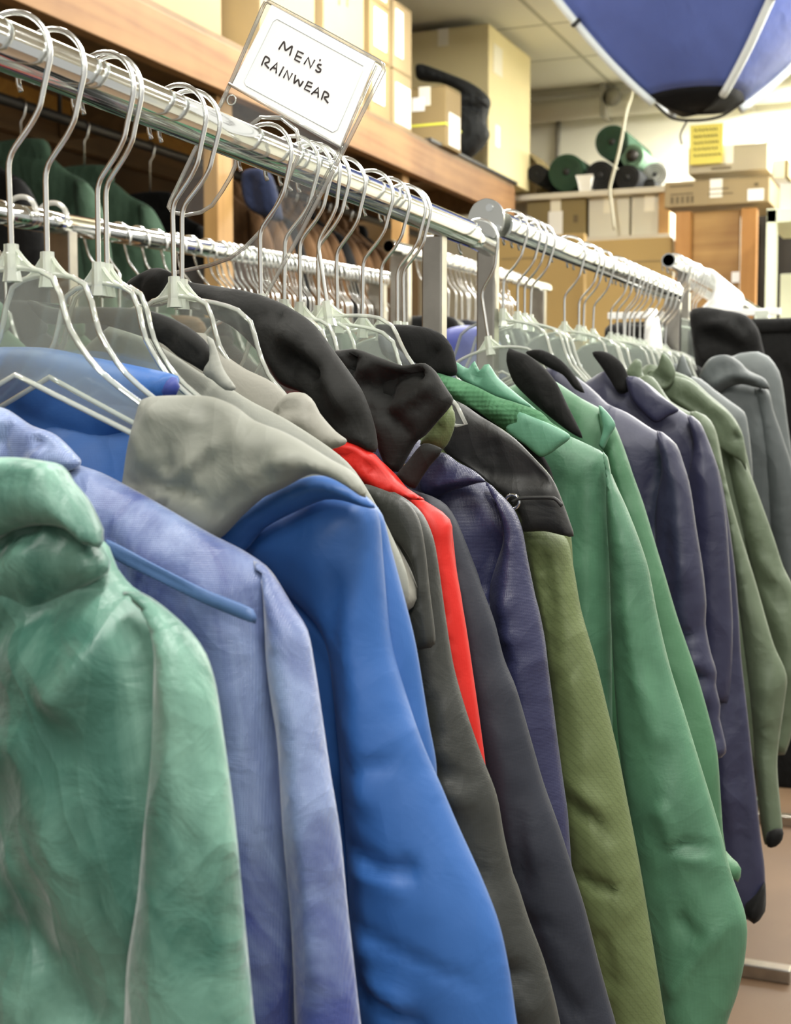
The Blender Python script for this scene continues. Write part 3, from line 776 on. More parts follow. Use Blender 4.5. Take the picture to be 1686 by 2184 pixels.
# ---- 2 royal blue
Y2 = .79
t = coat('royal blue raincoat whose long sleeve bulges out in the middle of the front row', Y2,
  [(240,880),(330,940),(560,1055),(678,1016),(732,1027),(786,1065),(812,1098),(829,1163),(862,1287),(884,1379),(911,1542),(928,1640),(925,1800),(925,2184)],
  [(505,1160),(560,1110),(640,1072),(694,1050),(753,1055),(790,1072),(805,1110),(812,1200),(829,1369),(862,1488),(900,1596),(938,1683),(970,1759),(1019,1867),(1052,1949),(1068,2003),(1084,2084),(1098,2184),(1120,2330),(1090,2420),(900,2440),(790,2380),(765,2184),(752,2000),(738,1750),(715,1500),(690,1350),(600,1250)],
  F['blue'], hem=.70, cell=.006, seed=31, top=[(-160,860)], Tb=.026, Ts=.032, dys=-.024, left=False,
  bf=[],
  sf=[('f',[(752,1180),(730,1330),(724,1480),(742,1580),(768,1680)],.012,-.009),('f',[(800,1120),(815,1300),(840,1450),(880,1560)],.014,.006),
      ('f',[(765,1622),(820,1618),(900,1604)],.006,-.004),('f',[(750,1812),(790,1798),(820,1815),(870,1835),(930,1820)],.009,-.009),('f',[(760,1835),(830,1838),(910,1862)],.010,.006),
      ('f',[(753,1932),(829,1962),(916,2008),(992,2046),(1075,2110)],.004,-.003),('f',[(810,1960),(790,2030),(830,2080),(920,2120)],.010,.007),('f',[(775,2010),(800,2080),(900,2140),(960,2184)],.010,-.008),
      ('f',[(752,1500),(790,1620),(810,1720)],.009,.005),('f',[(745,1560),(756,1800),(768,2100)],.006,-.006)],
  sn=[('d',.004,6,2.0,.3),('v',.004,9,6,.9),('r',.003,13,9,.6)])
cloth('shoulder_flap', [(461,1146),(504,1103),(585,1049),(640,1022),(680,1014),(732,1027),(780,1060),(800,1084),(770,1080),(730,1068),(694,1066),(640,1087),(560,1130),(520,1176),(490,1185)], Y2, F['blue'], t, .014, .018, .0045,
  [('f',[(560,1090),(600,1110)],.006,-.004)], [('d',.003,16,10,.6)], dy=-.050, seed=8)
cloth('collar', [(-60,742),(0,740),(100,742),(200,762),(300,782),(372,799),(380,812),(378,832),(362,850),(300,900),(240,960),(285,1010),(270,1060),(120,985),(-60,880)], Y2, F['blue'], t, .022, .03, .006,
  [('f',[(0,852),(150,915),(285,970)],.006,-.004)], [('d',.002,12,4,.2)], dy=-.006, seed=9)
cloth('collar_lining', [(348,845),(352,822),(366,803),(377,806),(381,825),(376,842)], Y2, F['indigo'], t, .006, .006, .004, (), [], dy=-.024)

# ---- 3 stone grey with hood falling over the blue one
Y3 = .855
t = coat('stone grey jacket whose hood falls forward over the royal blue raincoat', Y3,
  [(60,640),(204,680),(304,718),(370,756),(427,794),(489,827),(536,856),(620,900),(740,985),(800,1075),(848,1173),(870,1240),(866,1300),(830,1330),(820,1500),(820,2100)],
  None, F['beige'], hem=.80, cell=.008, seed=41, left=False, neck=(.02, 1.415), Tb=.018,
  bf=[('f',[(307,700),(312,800)],.004,-.002),('f',[(500,790),(560,840),(620,920)],.01,-.006)])
cloth('hood', [(308,851),(332,845),(390,843),(451,846),(498,865),(536,894),(598,918),(641,941),(702,979),(745,1002),(769,1030),(780,1062),(745,1040),(712,1022),(664,1012),(607,1040),(555,1066),(512,1103),(462,1152),(420,1150),(340,1110),(270,1060),(272,1000),(285,927),(298,880)], .715, F['beige'], t, .022, .035, .0042,
  [('f',[(380,932),(384,975),(386,1012)],.0045,-.0035),('f',[(362,1054),(400,1020),(440,985),(506,925)],.006,.005),('f',[(372,1066),(430,1025),(490,965)],.004,-.003),
   ('f',[(400,1042),(360,1028),(322,1018)],.0035,-.0045),('f',[(400,1042),(436,1048),(468,1064)],.0035,-.004),('f',[(324,1080),(354,1068),(400,1045)],.0035,.004),('f',[(285,1020),(330,1040),(352,1072)],.004,-.004),
   ('f',[(400,1042),(392,1080),(380,1104)],.004,.004),('f',[(430,865),(480,872),(540,900)],.007,-.004),('f',[(330,868),(400,880),(450,905)],.009,.004),('f',[(300,910),(330,950),(340,1000)],.010,.004),
   ('f',[(557,1001),(590,965),(630,935)],.007,-.004),('f',[(552,1040),(575,1022),(600,1018)],.004,-.005),('f',[(600,1000),(660,965),(720,990)],.009,.005),('f',[(470,1110),(520,1060),(560,1040)],.005,-.004),('f',[(640,945),(690,975),(750,1012)],.005,-.003)],
  [('d',.003,14,10,.5),('v',.0018,13,9,.5),('r',.003,22,16,.3)], dy=-.0, seed=12)
cloth('collar', [(60,640),(114,657),(200,655),(289,657),(332,666),(380,685),(418,709),(444,737),(450,768),(432,792),(413,780),(380,761),(346,733),(304,718),(204,690),(100,690)], Y3, F['black'], t, .012, .02, .006,
  [('f',[(350,720),(400,740),(430,770)],.008,-.006)], NC, dy=-.018, seed=13)['label'] = 'black inner collar'
cloth('collar_rim', [(440,715),(452,722),(474,785),(503,830),(480,832),(455,812),(432,795),(448,768),(448,740)], Y3, F['beige'], t, .008, .012, .005, (), [('d',.002,20,12,0)], dy=-.028, seed=14)

# ---- 4 lighter stone jacket behind it
Y4 = .905
t = coat('lighter beige jacket between the stone grey hood and the red coat', Y4,
  [(446,723),(479,756),(527,789),(569,808),(607,837),(640,900),(720,990),(800,1080),(860,1200),(880,1290),(860,1500),(850,2100)],
  None, F['beige2'], hem=.82, cell=.008, seed=51, left=False, Tb=.016, neck=(.03, 1.41))
cloth('hood', [(584,880),(596,856),(617,838),(650,839),(668,858),(679,880),(712,918),(740,941),(720,955),(655,960),(600,925)], Y4, F['beige2'], t, .014, .02, .0045,
  [('f',[(590,890),(620,868),(650,862)],.004,-.004),('f',[(600,915),(650,895),(690,905)],.006,.004)], [('d',.003,18,12,.4)], dy=-.02, seed=15)
cloth('cuff', [(806,1098),(821,1125),(848,1173),(870,1215),(886,1258),(889,1276),(880,1295),(867,1305),(840,1290),(820,1200)], Y4, F['beige2'], t, .022, .02, .006, [('f',[(835,1170),(870,1190)],.005,-.003)], NS, dy=-.01, seed=16)

# ---- 5 charcoal
Y5 = .955
t = coat('charcoal jacket with a loose cape flap, between the blue and the red coats', Y5,
  [(770,1032),(829,1049),(873,1070),(900,1098),(921,1146),(930,1190),(938,1260),(949,1325),(955,1500),(965,1800),(965,2100)],
  [(829,1049),(873,1070),(900,1098),(921,1146),(930,1190),(949,1325),(965,1423),(992,1520),(1024,1612),(1057,1699),(1073,1786),(1092,1867),(1103,1894),(1127,1969),(1157,2048),(1177,2118),(1192,2184),(1215,2320),(1180,2400),(1050,2400),(1000,2184),(950,1900),(900,1600),(870,1400),(850,1250),(830,1120)],
  F['char'], hem=.74, cell=.007, seed=61, Ts=.028, dys=-.016, left=False,
  sf=[('f',[(905,1130),(920,1250),(930,1400)],.008,-.008),('f',[(930,1620),(990,1640),(1040,1680)],.008,-.005),('f',[(935,1660),(1000,1690),(1050,1690)],.010,.006),('f',[(990,1815),(1050,1850),(1100,1895)],.004,-.003),('f',[(1030,1880),(1080,1980),(1130,2040)],.014,.006),('f',[(1060,2030),(1110,2060),(1150,2055)],.006,-.006),('f',[(1080,2080),(1130,2130),(1170,2140)],.008,.006),('f',[(930,1460),(935,1540),(945,1580)],.010,-.006)])
cloth('cape_flap', [(772,1034),(829,1049),(868,1070),(893,1110),(905,1170),(915,1260),(927,1374),(905,1384),(872,1385),(862,1310),(885,1280),(892,1250),(880,1200),(858,1165),(838,1150),(815,1100)], Y5, F['char'], t, .010, .014, .005,
  [('f',[(845,1155),(882,1190),(898,1250),(890,1290)],.005,.005)], [('d',.002,14,8,.2)], dy=-.052, seed=17)

# ---- 6 red
Y6 = 1.0
t = coat('bright red raincoat, the only red one on the rack', Y6,
  [(690,946),(745,942),(790,965),(840,1010),(870,1045),(905,1068),(940,1090),(959,1108),(963,1140),(972,1220),(985,1300),(990,1500),(1000,1800),(1000,2050)],
  [(870,1045),(905,1068),(940,1090),(959,1108),(962,1163),(976,1244),(992,1336),(1008,1444),(1022,1542),(1034,1634),(1048,1760),(1040,1850),(980,1850),(950,1600),(930,1400),(915,1250),(890,1120)],
  F['red'], hem=.84, cell=.007, seed=71, Ts=.024, dys=-.010, left=False,
  sf=[('f',[(962,1120),(945,1170),(928,1230)],.006,.007),('f',[(915,1170),(935,1168),(950,1150)],.005,-.006),('f',[(960,1200),(952,1330),(965,1420)],.006,.006),('f',[(950,1230),(945,1320)],.006,-.008)])
cloth('hood', [(655,962),(700,944),(745,940),(790,962),(820,995),(845,1025),(880,1050),(905,1066),(850,1062),(800,1046),(740,1005),(700,975)], Y6, F['red'], t, .016, .02, .0045,
  [('f',[(690,962),(760,966),(810,1000),(850,1040)],.006,-.006),('f',[(700,950),(760,952),(815,990)],.006,.005),('f',[(830,1052),(870,1048)],.004,-.004)], [('d',.002,16,10,.3)], dy=-.03, seed=18)

# ---- 7 slate softshell with big black hood
Y7 = 1.055
t = coat('slate grey soft jacket right behind the red raincoat', Y7,
  [(560,780),(700,930),(800,990),(870,1040),(920,1058),(949,1076),(970,1108),(997,1173),(1024,1249),(1040,1400),(1050,1700),(1060,2050)],
  [(886,1052),(920,1058),(949,1076),(970,1108),(997,1173),(1024,1249),(1052,1325),(1073,1406),(1098,1467),(1127,1567),(1157,1671),(1192,1770),(1222,1864),(1247,1944),(1276,2058),(1296,2132),(1311,2184),(1335,2300),(1290,2380),(1180,2380),(1130,2184),(1060,1900),(1010,1650),(975,1400),(950,1250),(915,1120)],
  F['slate'], hem=.80, cell=.007, seed=81, Ts=.028, dys=-.012, left=False,
  sf=[('f',[(1120,1640),(1127,1750),(1135,1900)],.006,-.006),('f',[(1130,1930),(1200,1965),(1270,2040)],.004,-.003),('f',[(1130,1920),(1180,2050),(1260,2170)],.008,-.006),('f',[(1080,1500),(1130,1700),(1180,1850)],.02,.006)], sn=[('d',.002,8,2,.1),('v',.004,7,2.5,.2)])
cloth('hood', [(362,640),(369,602),(384,592),(408,602),(474,612),(546,626),(607,650),(664,688),(712,751),(740,789),(769,832),(788,880),(800,927),(800,965),(770,955),(740,945),(700,905),(650,842),(600,820),(560,760),(500,700),(430,668)], .972, F['black'], t, .020, .03, .0055,
  [('f',[(575,690),(600,650),(620,700)],.008,-.008),('f',[(620,790),(640,760),(700,810)],.010,-.016),('f',[(600,700),(680,760),(760,900)],.012,.010),('f',[(630,780),(640,830)],.006,-.010),('f',[(778,895),(795,950)],.004,-.004)], NC, dy=0, seed=19)['label'] = 'wide black hood'
cloth('hood_tip', [(268,612),(280,596),(304,582),(325,572),(345,572),(364,582),(372,600),(368,640),(330,655),(290,645),(262,630)], .972, F['black'], t, .014, .02, .005,
  [('f',[(306,585),(308,640)],.004,-.005)], [('d',.004,20,16,.4)], dy=.01, seed=20)

# ---- 8 navy with black hood and toggle
Y8 = 1.115
t = coat('shiny navy raincoat with its black hood turned back, behind the slate jacket', Y8,
  [(850,900),(920,960),(975,985),(1034,1025),(1065,1053),(1094,1086),(1111,1127),(1118,1190),(1120,1300),(1130,1500),(1130,2000)],
  [(1034,1025),(1065,1053),(1094,1086),(1111,1127),(1123,1190),(1140,1273),(1147,1299),(1160,1363),(1168,1430),(1177,1497),(1187,1577),(1202,1686),(1209,1735),(1217,1845),(1225,1950),(1190,2000),(1120,1980),(1090,1700),(1070,1450),(1050,1320),(1045,1250),(1062,1190),(1075,1140),(1060,1080)],
  F['navy'], hem=.84, cell=.007, seed=91, Ts=.030, dys=-.016, left=False,
  bf=[('f',[(1085,1120),(1060,1200),(1035,1290)],.012,-.016),('f',[(940,1010),(1000,1060),(1040,1120)],.01,-.004)],
  sf=[('f',[(1073,1408),(1110,1395),(1162,1368)],.004,-.004),('f',[(1078,1150),(1060,1240),(1050,1300)],.012,-.010),('f',[(1075,1260),(1085,1320),(1090,1370)],.012,.007),('f',[(1100,1300),(1090,1350)],.008,-.006),('f',[(1160,1780),(1200,1750)],.006,-.006)],
  sn=[('d',.004,12,4,.3),('r',.004,18,12,.6)])
cloth('hood_back', [(915,975),(945,965),(975,985),(1012,1005),(1036,1028),(1020,1030),(985,1040),(955,1050),(925,1062),(900,1055),(895,1010)], Y8, F['navy'], t, .014, .02, .005, [('f',[(930,1040),(1000,1020)],.005,.004)], [('d',.003,14,10,.3)], dy=-.03, seed=22)
cloth('hood', [(700,752),(730,746),(762,745),(808,762),(857,779),(885,776),(907,775),(926,790),(940,812),(955,835),(965,852),(957,870),(932,899),(905,930),(888,942),(876,960),(862,985),(849,1007),(828,1000),(812,968),(790,905),(766,837),(735,790)], 1.035, F['black'], t, .018, .026, .005,
  [('f',[(762,750),(756,775),(750,800)],.006,-.016),('f',[(800,830),(840,810),(905,780)],.012,-.018),('f',[(770,800),(800,835),(850,850)],.012,-.016),('f',[(905,780),(900,810)],.005,-.010),('f',[(845,880),(900,840),(950,800)],.006,.006),('f',[(780,870),(850,890),(890,935)],.005,-.006),('f',[(885,875),(935,850)],.004,-.004)],
  [('d',.004,16,10,.5),('r',.003,20,16,.2)], dy=0, seed=23)['label'] = 'black hood with folded edges'
cloth('strap', [(903,946),(943,958),(936,972),(918,992),(900,1018),(884,1042),(862,1032),(843,1016),(868,985)], 1.035, F['black'], t, .006, .008, .0045, (), [], dy=-.016, seed=24)
def grommet(px, py, Y, y, parent, r=.0055):
    q = atY(px, py, Y); l = parent.location
    c = (q[0]-l[0], y-l[1], q[2]-l[2])
    return MB().tube([(c[0]+r*math.cos(a), c[1], c[2]+r*math.sin(a)) for a in np.linspace(0, 2*math.pi, 25)[:-1]], .0017, 8, closed=True).out('grommet', M['chrome'], parent)
def cord(pts, Y, y, parent, r=.0017, name='cord', mat=None):
    l = parent.location; P = []
    for k, p in enumerate(pts):
        q = atY(p[0], p[1], Y); P.append((q[0]-l[0], y-l[1], q[2]-l[2]))
    return MB().tube([tuple(p) for p in crom(P, False, .003)], r, 8).out(name, mat or M['rubber'], parent)
grommet(924, 999, Y8, Y8-.058, t); cord([(920,1000),(928,1015),(922,1045),(905,1062),(890,1058)], Y8, Y8-.056, t)

# ---- 9 olive with charcoal cape
Y9 = 1.22
t = coat('olive green jacket with a dark grey storm cape and cord over the shoulder', Y9,
  [(965,865),(1057,907),(1098,936),(1140,978),(1173,1015),(1195,1060),(1215,1130),(1222,1214),(1230,1300),(1240,1500),(1245,2050)],
  [(1118,1120),(1170,1125),(1207,1150),(1222,1214),(1237,1299),(1254,1360),(1271,1418),(1296,1522),(1316,1606),(1338,1718),(1360,1831),(1383,1966),(1405,2101),(1418,2184),(1440,2300),(1400,2370),(1320,2370),(1285,2184),(1240,1980),(1210,1800),(1190,1650),(1178,1480),(1160,1350),(1140,1250)],
  F['olive'], hem=.84, cell=.007, seed=101, Ts=.032, dys=-.022, left=False,
  bf=[('f',[(1170,1150),(1185,1300),(1200,1420)],.010,-.014)],
  sf=[('f',[(1165,1150),(1180,1280),(1186,1420)],.011,-.018),('f',[(1176,1472),(1215,1440),(1253,1368)],.004,-.005),('f',[(1190,1640),(1290,1700),(1320,1740)],.012,.006),('f',[(1215,1700),(1290,1740),(1325,1790)],.008,-.008),('f',[(1234,1850),(1280,1870),(1338,1882)],.006,-.010),('f',[(1300,1720),(1325,1850),(1345,1960)],.008,.007),('f',[(1290,1960),(1320,2100)],.012,-.005)],
  sn=[('d',.003,9,3,.5),('r',.003,14,10,.4)])
cloth('lining', [(962,868),(970,895),(962,930),(946,957),(925,955),(895,948),(932,895)], 1.07, F['olive'], t, .008, .01, .005, [('f',[(920,920),(950,905)],.005,-.004)], [('d',.003,20,16,.3)], dy=0, seed=25)
cloth('storm_cape', [(963,851),(975,856),(994,866),(1025,888),(1057,907),(1098,936),(1140,978),(1173,1015),(1185,1035),(1200,1072),(1212,1105),(1223,1144),(1200,1142),(1160,1133),(1111,1133),(1112,1110),(1095,1082),(1065,1050),(1035,1024),(1000,998),(945,960),(955,925),(968,890)], Y9, F['grey'], t, .012, .018, .005,
  [('s',[(1032,1024),(1100,1030),(1180,1030)],.006,-.008),('f',[(1115,1125),(1170,1126),(1215,1136)],.003,-.002),('f',[(1060,935),(1050,985)],.006,-.003)], [('d',.003,10,6,.4)], dy=-.050, seed=26)
grommet(1098, 1069, Y9-.06, Y9-.068, t, .0062); cord([(1098,1070),(1115,1062),(1150,1060),(1188,1062),(1204,1078)], Y9-.06, Y9-.069, t)

# ---- 10 green A
Y10 = 1.33
t = coat('long leaf green raincoat whose wide sleeve reaches the lower right', Y10,
  [(960,815),(1040,860),(1102,880),(1160,905),(1212,929),(1264,953),(1291,971),(1299,1010),(1303,1150),(1305,1500),(1310,2050)],
  [(1285,962),(1294,974),(1303,1012),(1337,1088),(1363,1155),(1382,1216),(1401,1313),(1428,1425),(1459,1524),(1495,1641),(1532,1763),(1559,1867),(1586,1943),(1593,1985),(1586,2056),(1572,2119),(1550,2184),(1530,2300),(1480,2340),(1430,2300),(1400,2184),(1370,2000),(1340,1750),(1318,1560),(1305,1350),(1300,1200),(1294,1100),(1292,1020)],
  F['green'], hem=.80, cell=.007, seed=111, Ts=.036, Tb=.024, dys=-.026, left=False,
  bf=[('f',[(1275,990),(1270,1150),(1262,1500)],.010,.010),('f',[(1240,1000),(1215,1100),(1210,1200)],.018,-.006),('s',[(1175,945),(1230,975),(1300,1005)],.004,.003)],
  sf=[('f',[(1299,1195),(1320,1195),(1345,1212)],.004,-.003),('f',[(1340,1240),(1375,1450),(1440,1620)],.014,.006),('f',[(1420,1610),(1445,1560),(1465,1520)],.010,-.004),('f',[(1450,1783),(1490,1790),(1535,1797)],.007,-.012),('f',[(1455,1800),(1500,1815),(1540,1815)],.010,.006),
      ('f',[(1410,1690),(1440,1740),(1450,1790)],.012,.008),('f',[(1430,2110),(1480,2040),(1560,1950)],.008,.006),('f',[(1340,1800),(1380,1990),(1420,2150)],.02,-.006),('f',[(1450,1930),(1480,1960),(1500,1990)],.010,-.006),('f',[(1570,1960),(1590,2060)],.008,-.006)],
  sn=[('d',.004,8,3,.3),('v',.005,8,5,.9),('r',.004,11,9,.5),('d',.0012,40,30,0)])
cloth('fleece_collar', [(925,795),(950,800),(974,808),(1015,824),(1057,845),(1098,858),(1152,878),(1173,899),(1216,931),(1160,935),(1120,930),(1077,918),(1015,876),(965,851),(940,825)], Y10-.03, F['fleece'], t, .016, .02, .0045, (), [('r',.007,40,20,1.1),('d',.004,30,22,.4)], dy=-.035, seed=27)
cloth('collar', [(971,800),(972,772),(985,780),(999,786),(1006,775),(1012,770),(1022,790),(1032,778),(1042,776),(1061,804),(1098,837),(1150,880),(1120,868),(1057,850),(1015,828)], Y10-.02, F['mint'], t, .010, .014, .0045, [('f',[(1005,782),(1025,815)],.005,-.006)], [('d',.003,14,10,.3)], dy=-.02, seed=28)['label'] = 'pale green stand-up collar'
cloth('shoulder_tab', [(1078,918),(1090,895),(1102,877),(1140,891),(1180,908),(1216,931),(1190,955),(1165,972),(1150,974),(1120,950)], Y10-.03, F['mint'], t, .006, .010, .0045, [('f',[(1130,900),(1108,940)],.004,-.002)], [('d',.002,14,8,.3)], dy=-.046, seed=29)

# ---- 11 green B
Y11 = 1.46
t = coat('mid green raincoat tucked behind the long leaf green one', Y11,
  [(1150,800),(1182,812),(1240,850),(1276,869),(1291,880),(1310,906),(1329,952),(1348,1008),(1365,1072),(1375,1200),(1385,1500),(1390,2000)],
  [(1276,866),(1291,878),(1310,906),(1329,952),(1348,1008),(1371,1072),(1397,1159),(1420,1235),(1439,1300),(1455,1349),(1486,1439),(1514,1538),(1529,1605),(1536,1695),(1541,1772),(1548,1860),(1500,1900),(1440,1850),(1400,1500),(1340,1200),(1310,1060),(1290,970)],
  F['green2'], hem=.84, cell=.009, seed=121, Ts=.03, dys=-.012, left=False,
  bf=[('f',[(1215,850),(1225,920)],.006,-.004)], sf=[('f',[(1340,1010),(1352,1080)],.008,-.010),('f',[(1320,960),(1380,1150),(1430,1350)],.012,.006)])
cloth('collar', [(1085,742),(1099,748),(1125,757),(1156,780),(1186,816),(1208,861),(1231,907),(1242,935),(1212,920),(1163,882),(1125,848),(1095,815),(1080,770)], Y11-.06, F['blackf'], t, .016, .022, .006, [('f',[(1120,770),(1150,820),(1180,890)],.008,.008)], [('d',.003,14,8,.3)], dy=0, seed=30)['label'] = 'black lining collar'
cloth('lapel', [(1276,864),(1292,876),(1312,906),(1300,930),(1285,960),(1276,950),(1285,915)], Y11, F['mint'], t, .006, .01, .005, (), [], dy=-.046, seed=31)
cloth('cuff', [(1520,1780),(1541,1810),(1560,1832),(1580,1853),(1573,1882),(1556,1870),(1520,1850)], Y11, F['green2'], t, .02, .02, .008, (), NS, dy=0)

# ---- black stand collar seen under the near hangers (between rails)
t = coat('black jacket with a tall stand-up collar, mostly hidden behind the green raincoats', 1.275,
  [(830,700),(900,760),(960,820),(1020,860),(1100,900),(1150,960),(1180,1020),(1190,1200),(1190,1900)], None, F['blackf'], hem=.86, cell=.012, seed=125, left=False, Tb=.016)
cloth('collar', [(800,694),(830,692),(870,693),(915,700),(945,715),(962,738),(970,765),(972,800),(940,800),(905,790),(865,770),(835,745),(812,720)], 1.27, F['blackf'], t, .014, .02, .006, [('f',[(925,790),(930,760),(940,740)],.006,-.006)], [('d',.003,14,8,.3)], dy=0, seed=32)
cloth('lining', [(806,712),(825,722),(850,745),(880,770),(905,792),(880,795),(845,775),(815,755)], 1.25, F['slate'], t, .008, .01, .006, (), [], dy=-.01, seed=33)

# ---- 12 navy A
Y12 = 1.62
t = coat('nearer of the two dark navy raincoats on the far half, its sleeve bunched up', Y12,
  [(1174,778),(1201,786),(1246,816),(1276,842),(1295,861),(1337,880),(1389,914),(1427,933),(1442,948),(1454,978),(1460,1050),(1465,1300),(1470,1900)],
  [(1400,918),(1427,933),(1442,948),(1454,978),(1469,1027),(1476,1065),(1484,1122),(1499,1216),(1506,1290),(1504,1330),(1515,1390),(1528,1434),(1526,1460),(1536,1506),(1534,1530),(1541,1560),(1548,1605),(1525,1620),(1500,1600),(1470,1500),(1430,1350),(1400,1180),(1398,1080),(1410,1000)],
  F['navy2'], hem=.80, cell=.009, seed=131, Ts=.032, dys=-.02, left=False,
  bf=[('f',[(1330,900),(1380,930),(1420,945)],.006,-.004),('f',[(1420,950),(1395,1040),(1375,1160)],.012,-.012)],
  sf=[('f',[(1452,1345),(1475,1352),(1502,1345)],.007,-.014),('f',[(1470,1400),(1500,1412),(1522,1430)],.010,.012),('f',[(1475,1435),(1505,1440),(1528,1448)],.009,-.016),('f',[(1485,1470),(1510,1468),(1530,1462)],.010,.012),('f',[(1495,1505),(1515,1510),(1536,1515)],.009,-.014),('f',[(1505,1545),(1520,1560),(1542,1580)],.009,-.014),
      ('f',[(1426,1010),(1420,1150),(1440,1280)],.010,-.010),('f',[(1448,1030),(1462,1120),(1480,1260)],.012,.007)])
cloth('collar', [(1120,752),(1150,745),(1185,760),(1210,782),(1232,810),(1246,838),(1225,830),(1200,800),(1170,785)], Y12-.04, F['blackf'], t, .014, .02, .006, (), NS, dy=0, seed=34)
# ---- 13 navy B
Y13 = 1.78
t = coat('farther of the two dark navy raincoats, with a broad collar flap', Y13,
  [(1290,790),(1337,801),(1378,816),(1427,857),(1465,884),(1491,899),(1503,922),(1522,971),(1537,1020),(1552,1103),(1567,1216),(1574,1300),(1580,1400),(1591,1500),(1602,1600),(1613,1700),(1622,1790),(1630,1852),(1630,1944),(1606,1969),(1590,1960)],
  [(1465,884),(1491,899),(1503,922),(1522,971),(1535,1020),(1548,1103),(1556,1216),(1562,1350),(1550,1500),(1500,1480),(1480,1300),(1468,1120),(1466,1020),(1478,950)],
  F['navy2'], hem=.66, cell=.009, seed=141, Ts=.030, dys=-.020, left=False,
  bf=[('f',[(1520,1100),(1540,1400),(1575,1850)],.010,.008),('f',[(1550,1200),(1570,1500),(1600,1900)],.009,-.008)],
  sf=[('f',[(1485,930),(1475,1030),(1480,1100)],.010,-.010)])
cloth('collar_flap', [(1335,805),(1363,806),(1400,838),(1447,874),(1425,888),(1398,902),(1370,880),(1345,850)], Y13, F['navy2'], t, .010, .014, .006, (), [('d',.003,14,8,.2)], dy=-.036, seed=35)
cloth('collar', [(1262,752),(1290,750),(1322,770),(1338,800),(1340,835),(1320,840),(1300,810),(1280,780)], Y13-.03, F['blackf'], t, .012, .02, .006, (), NS, dy=0, seed=36)
cloth('hem_band', [(1590,1905),(1612,1900),(1630,1880),(1631,1944),(1607,1971),(1588,1955)], Y13, F['blackf'], t, .03, .02, .01, (), [], dy=-.004)
# ---- 14 sage A
Y14 = 1.95
t = coat('nearer sage green jacket, its plain sleeve hanging to the floor gap', Y14,
  [(1380,800),(1430,856),(1478,882),(1504,888),(1523,911),(1536,960),(1545,1020),(1555,1100),(1565,1300),(1570,1800)],
  [(1470,878),(1504,886),(1523,911),(1536,969),(1558,1065),(1581,1145),(1606,1225),(1620,1273),(1650,1376),(1677,1440),(1672,1500),(1657,1621),(1664,1724),(1668,1775),(1655,1799),(1630,1801),(1615,1700),(1600,1500),(1575,1300),(1555,1150),(1530,1030)],
  F['sage'], hem=.80, cell=.010, seed=151, Ts=.032, dys=-.012, left=False,
  sf=[('f',[(1600,1500),(1640,1540),(1670,1490)],.016,.008),('f',[(1600,1560),(1630,1600)],.012,-.008),('f',[(1570,1150),(1610,1300),(1640,1400)],.012,.006)], sn=[('d',.004,8,4,.3),('r',.006,9,8,.5)])
cloth('hem_lining', [(1635,1775),(1668,1768),(1668,1790),(1655,1805),(1636,1806)], Y14, F['blackf'], t, .012, .01, .006, (), [], dy=-.03)
# ---- 15 sage B with cape
Y15 = 2.12
t = coat('farther sage green jacket with an open cape flap on its shoulder', Y15,
  [(1376,779),(1430,790),(1472,806),(1510,840),(1558,882),(1581,920),(1590,960),(1600,1010),(1610,1200),(1615,1800)],
  [(1540,900),(1580,935),(1590,985),(1606,1026),(1632,1097),(1651,1151),(1670,1209),(1690,1250),(1715,1340),(1725,1440),(1700,1520),(1672,1610),(1640,1600),(1640,1450),(1610,1250),(1580,1120),(1555,1020)],
  F['sage'], hem=.84, cell=.010, seed=161, Ts=.03, dys=-.012, left=False,
  sf=[('f',[(1625,1180),(1660,1230),(1690,1260)],.012,.008),('f',[(1640,1230),(1680,1300)],.012,-.008)], sn=[('d',.004,8,4,.3),('r',.006,9,8,.5)])
cloth('cape_flap', [(1382,790),(1430,800),(1472,812),(1510,845),(1556,884),(1580,920),(1588,950),(1590,1005),(1580,985),(1550,966),(1527,950),(1510,915),(1470,880),(1420,850),(1390,830)], Y15, F['sage'], t, .010, .016, .007, [('f',[(1563,925),(1580,940)],.006,-.012),('f',[(1440,840),(1490,870),(1520,900)],.008,-.006)], [('d',.004,14,9,.5),('r',.004,16,12,.3)], dy=-.045, seed=37)
cloth('collar', [(1335,800),(1345,775),(1357,765),(1368,772),(1372,800),(1400,785),(1412,752),(1430,768),(1440,800),(1420,830),(1370,825)], Y15-.06, F['sage'], t, .012, .018, .006, [('f',[(1385,790),(1430,820)],.006,-.010)], [('d',.004,14,9,.5)], dy=0, seed=38)
# ---- 16.. greys
t = coat('cool grey jacket with slim shoulder, next after the sage green ones', 2.28,
  [(1440,775),(1469,800),(1494,808),(1523,831),(1560,858),(1587,879),(1594,904),(1600,950),(1604,1000),(1610,1300),(1612,1800)], None, F['lgrey'], hem=.84, cell=.012, seed=171, left=False)
cloth('collar', [(1440,800),(1446,770),(1455,755),(1466,780),(1475,805),(1455,815)], 2.25, F['lgrey'], t, .01, .015, .008, (), NS, dy=0)
Y17 = 2.45
t = coat('grey hooded raincoat with a rounded hood over its shoulder, right side', Y17,
  [(1517,790),(1560,800),(1581,815),(1615,822),(1638,835),(1648,872),(1665,936),(1680,1000),(1700,1200),(1720,1500),(1730,1800)],
  [(1610,822),(1638,833),(1648,872),(1670,936),(1690,1000),(1715,1120),(1745,1300),(1770,1500),(1740,1560),(1690,1520),(1660,1300),(1640,1150),(1625,1000),(1620,900)],
  F['cool'], hem=.84, cell=.012, seed=181, Ts=.03, left=False)
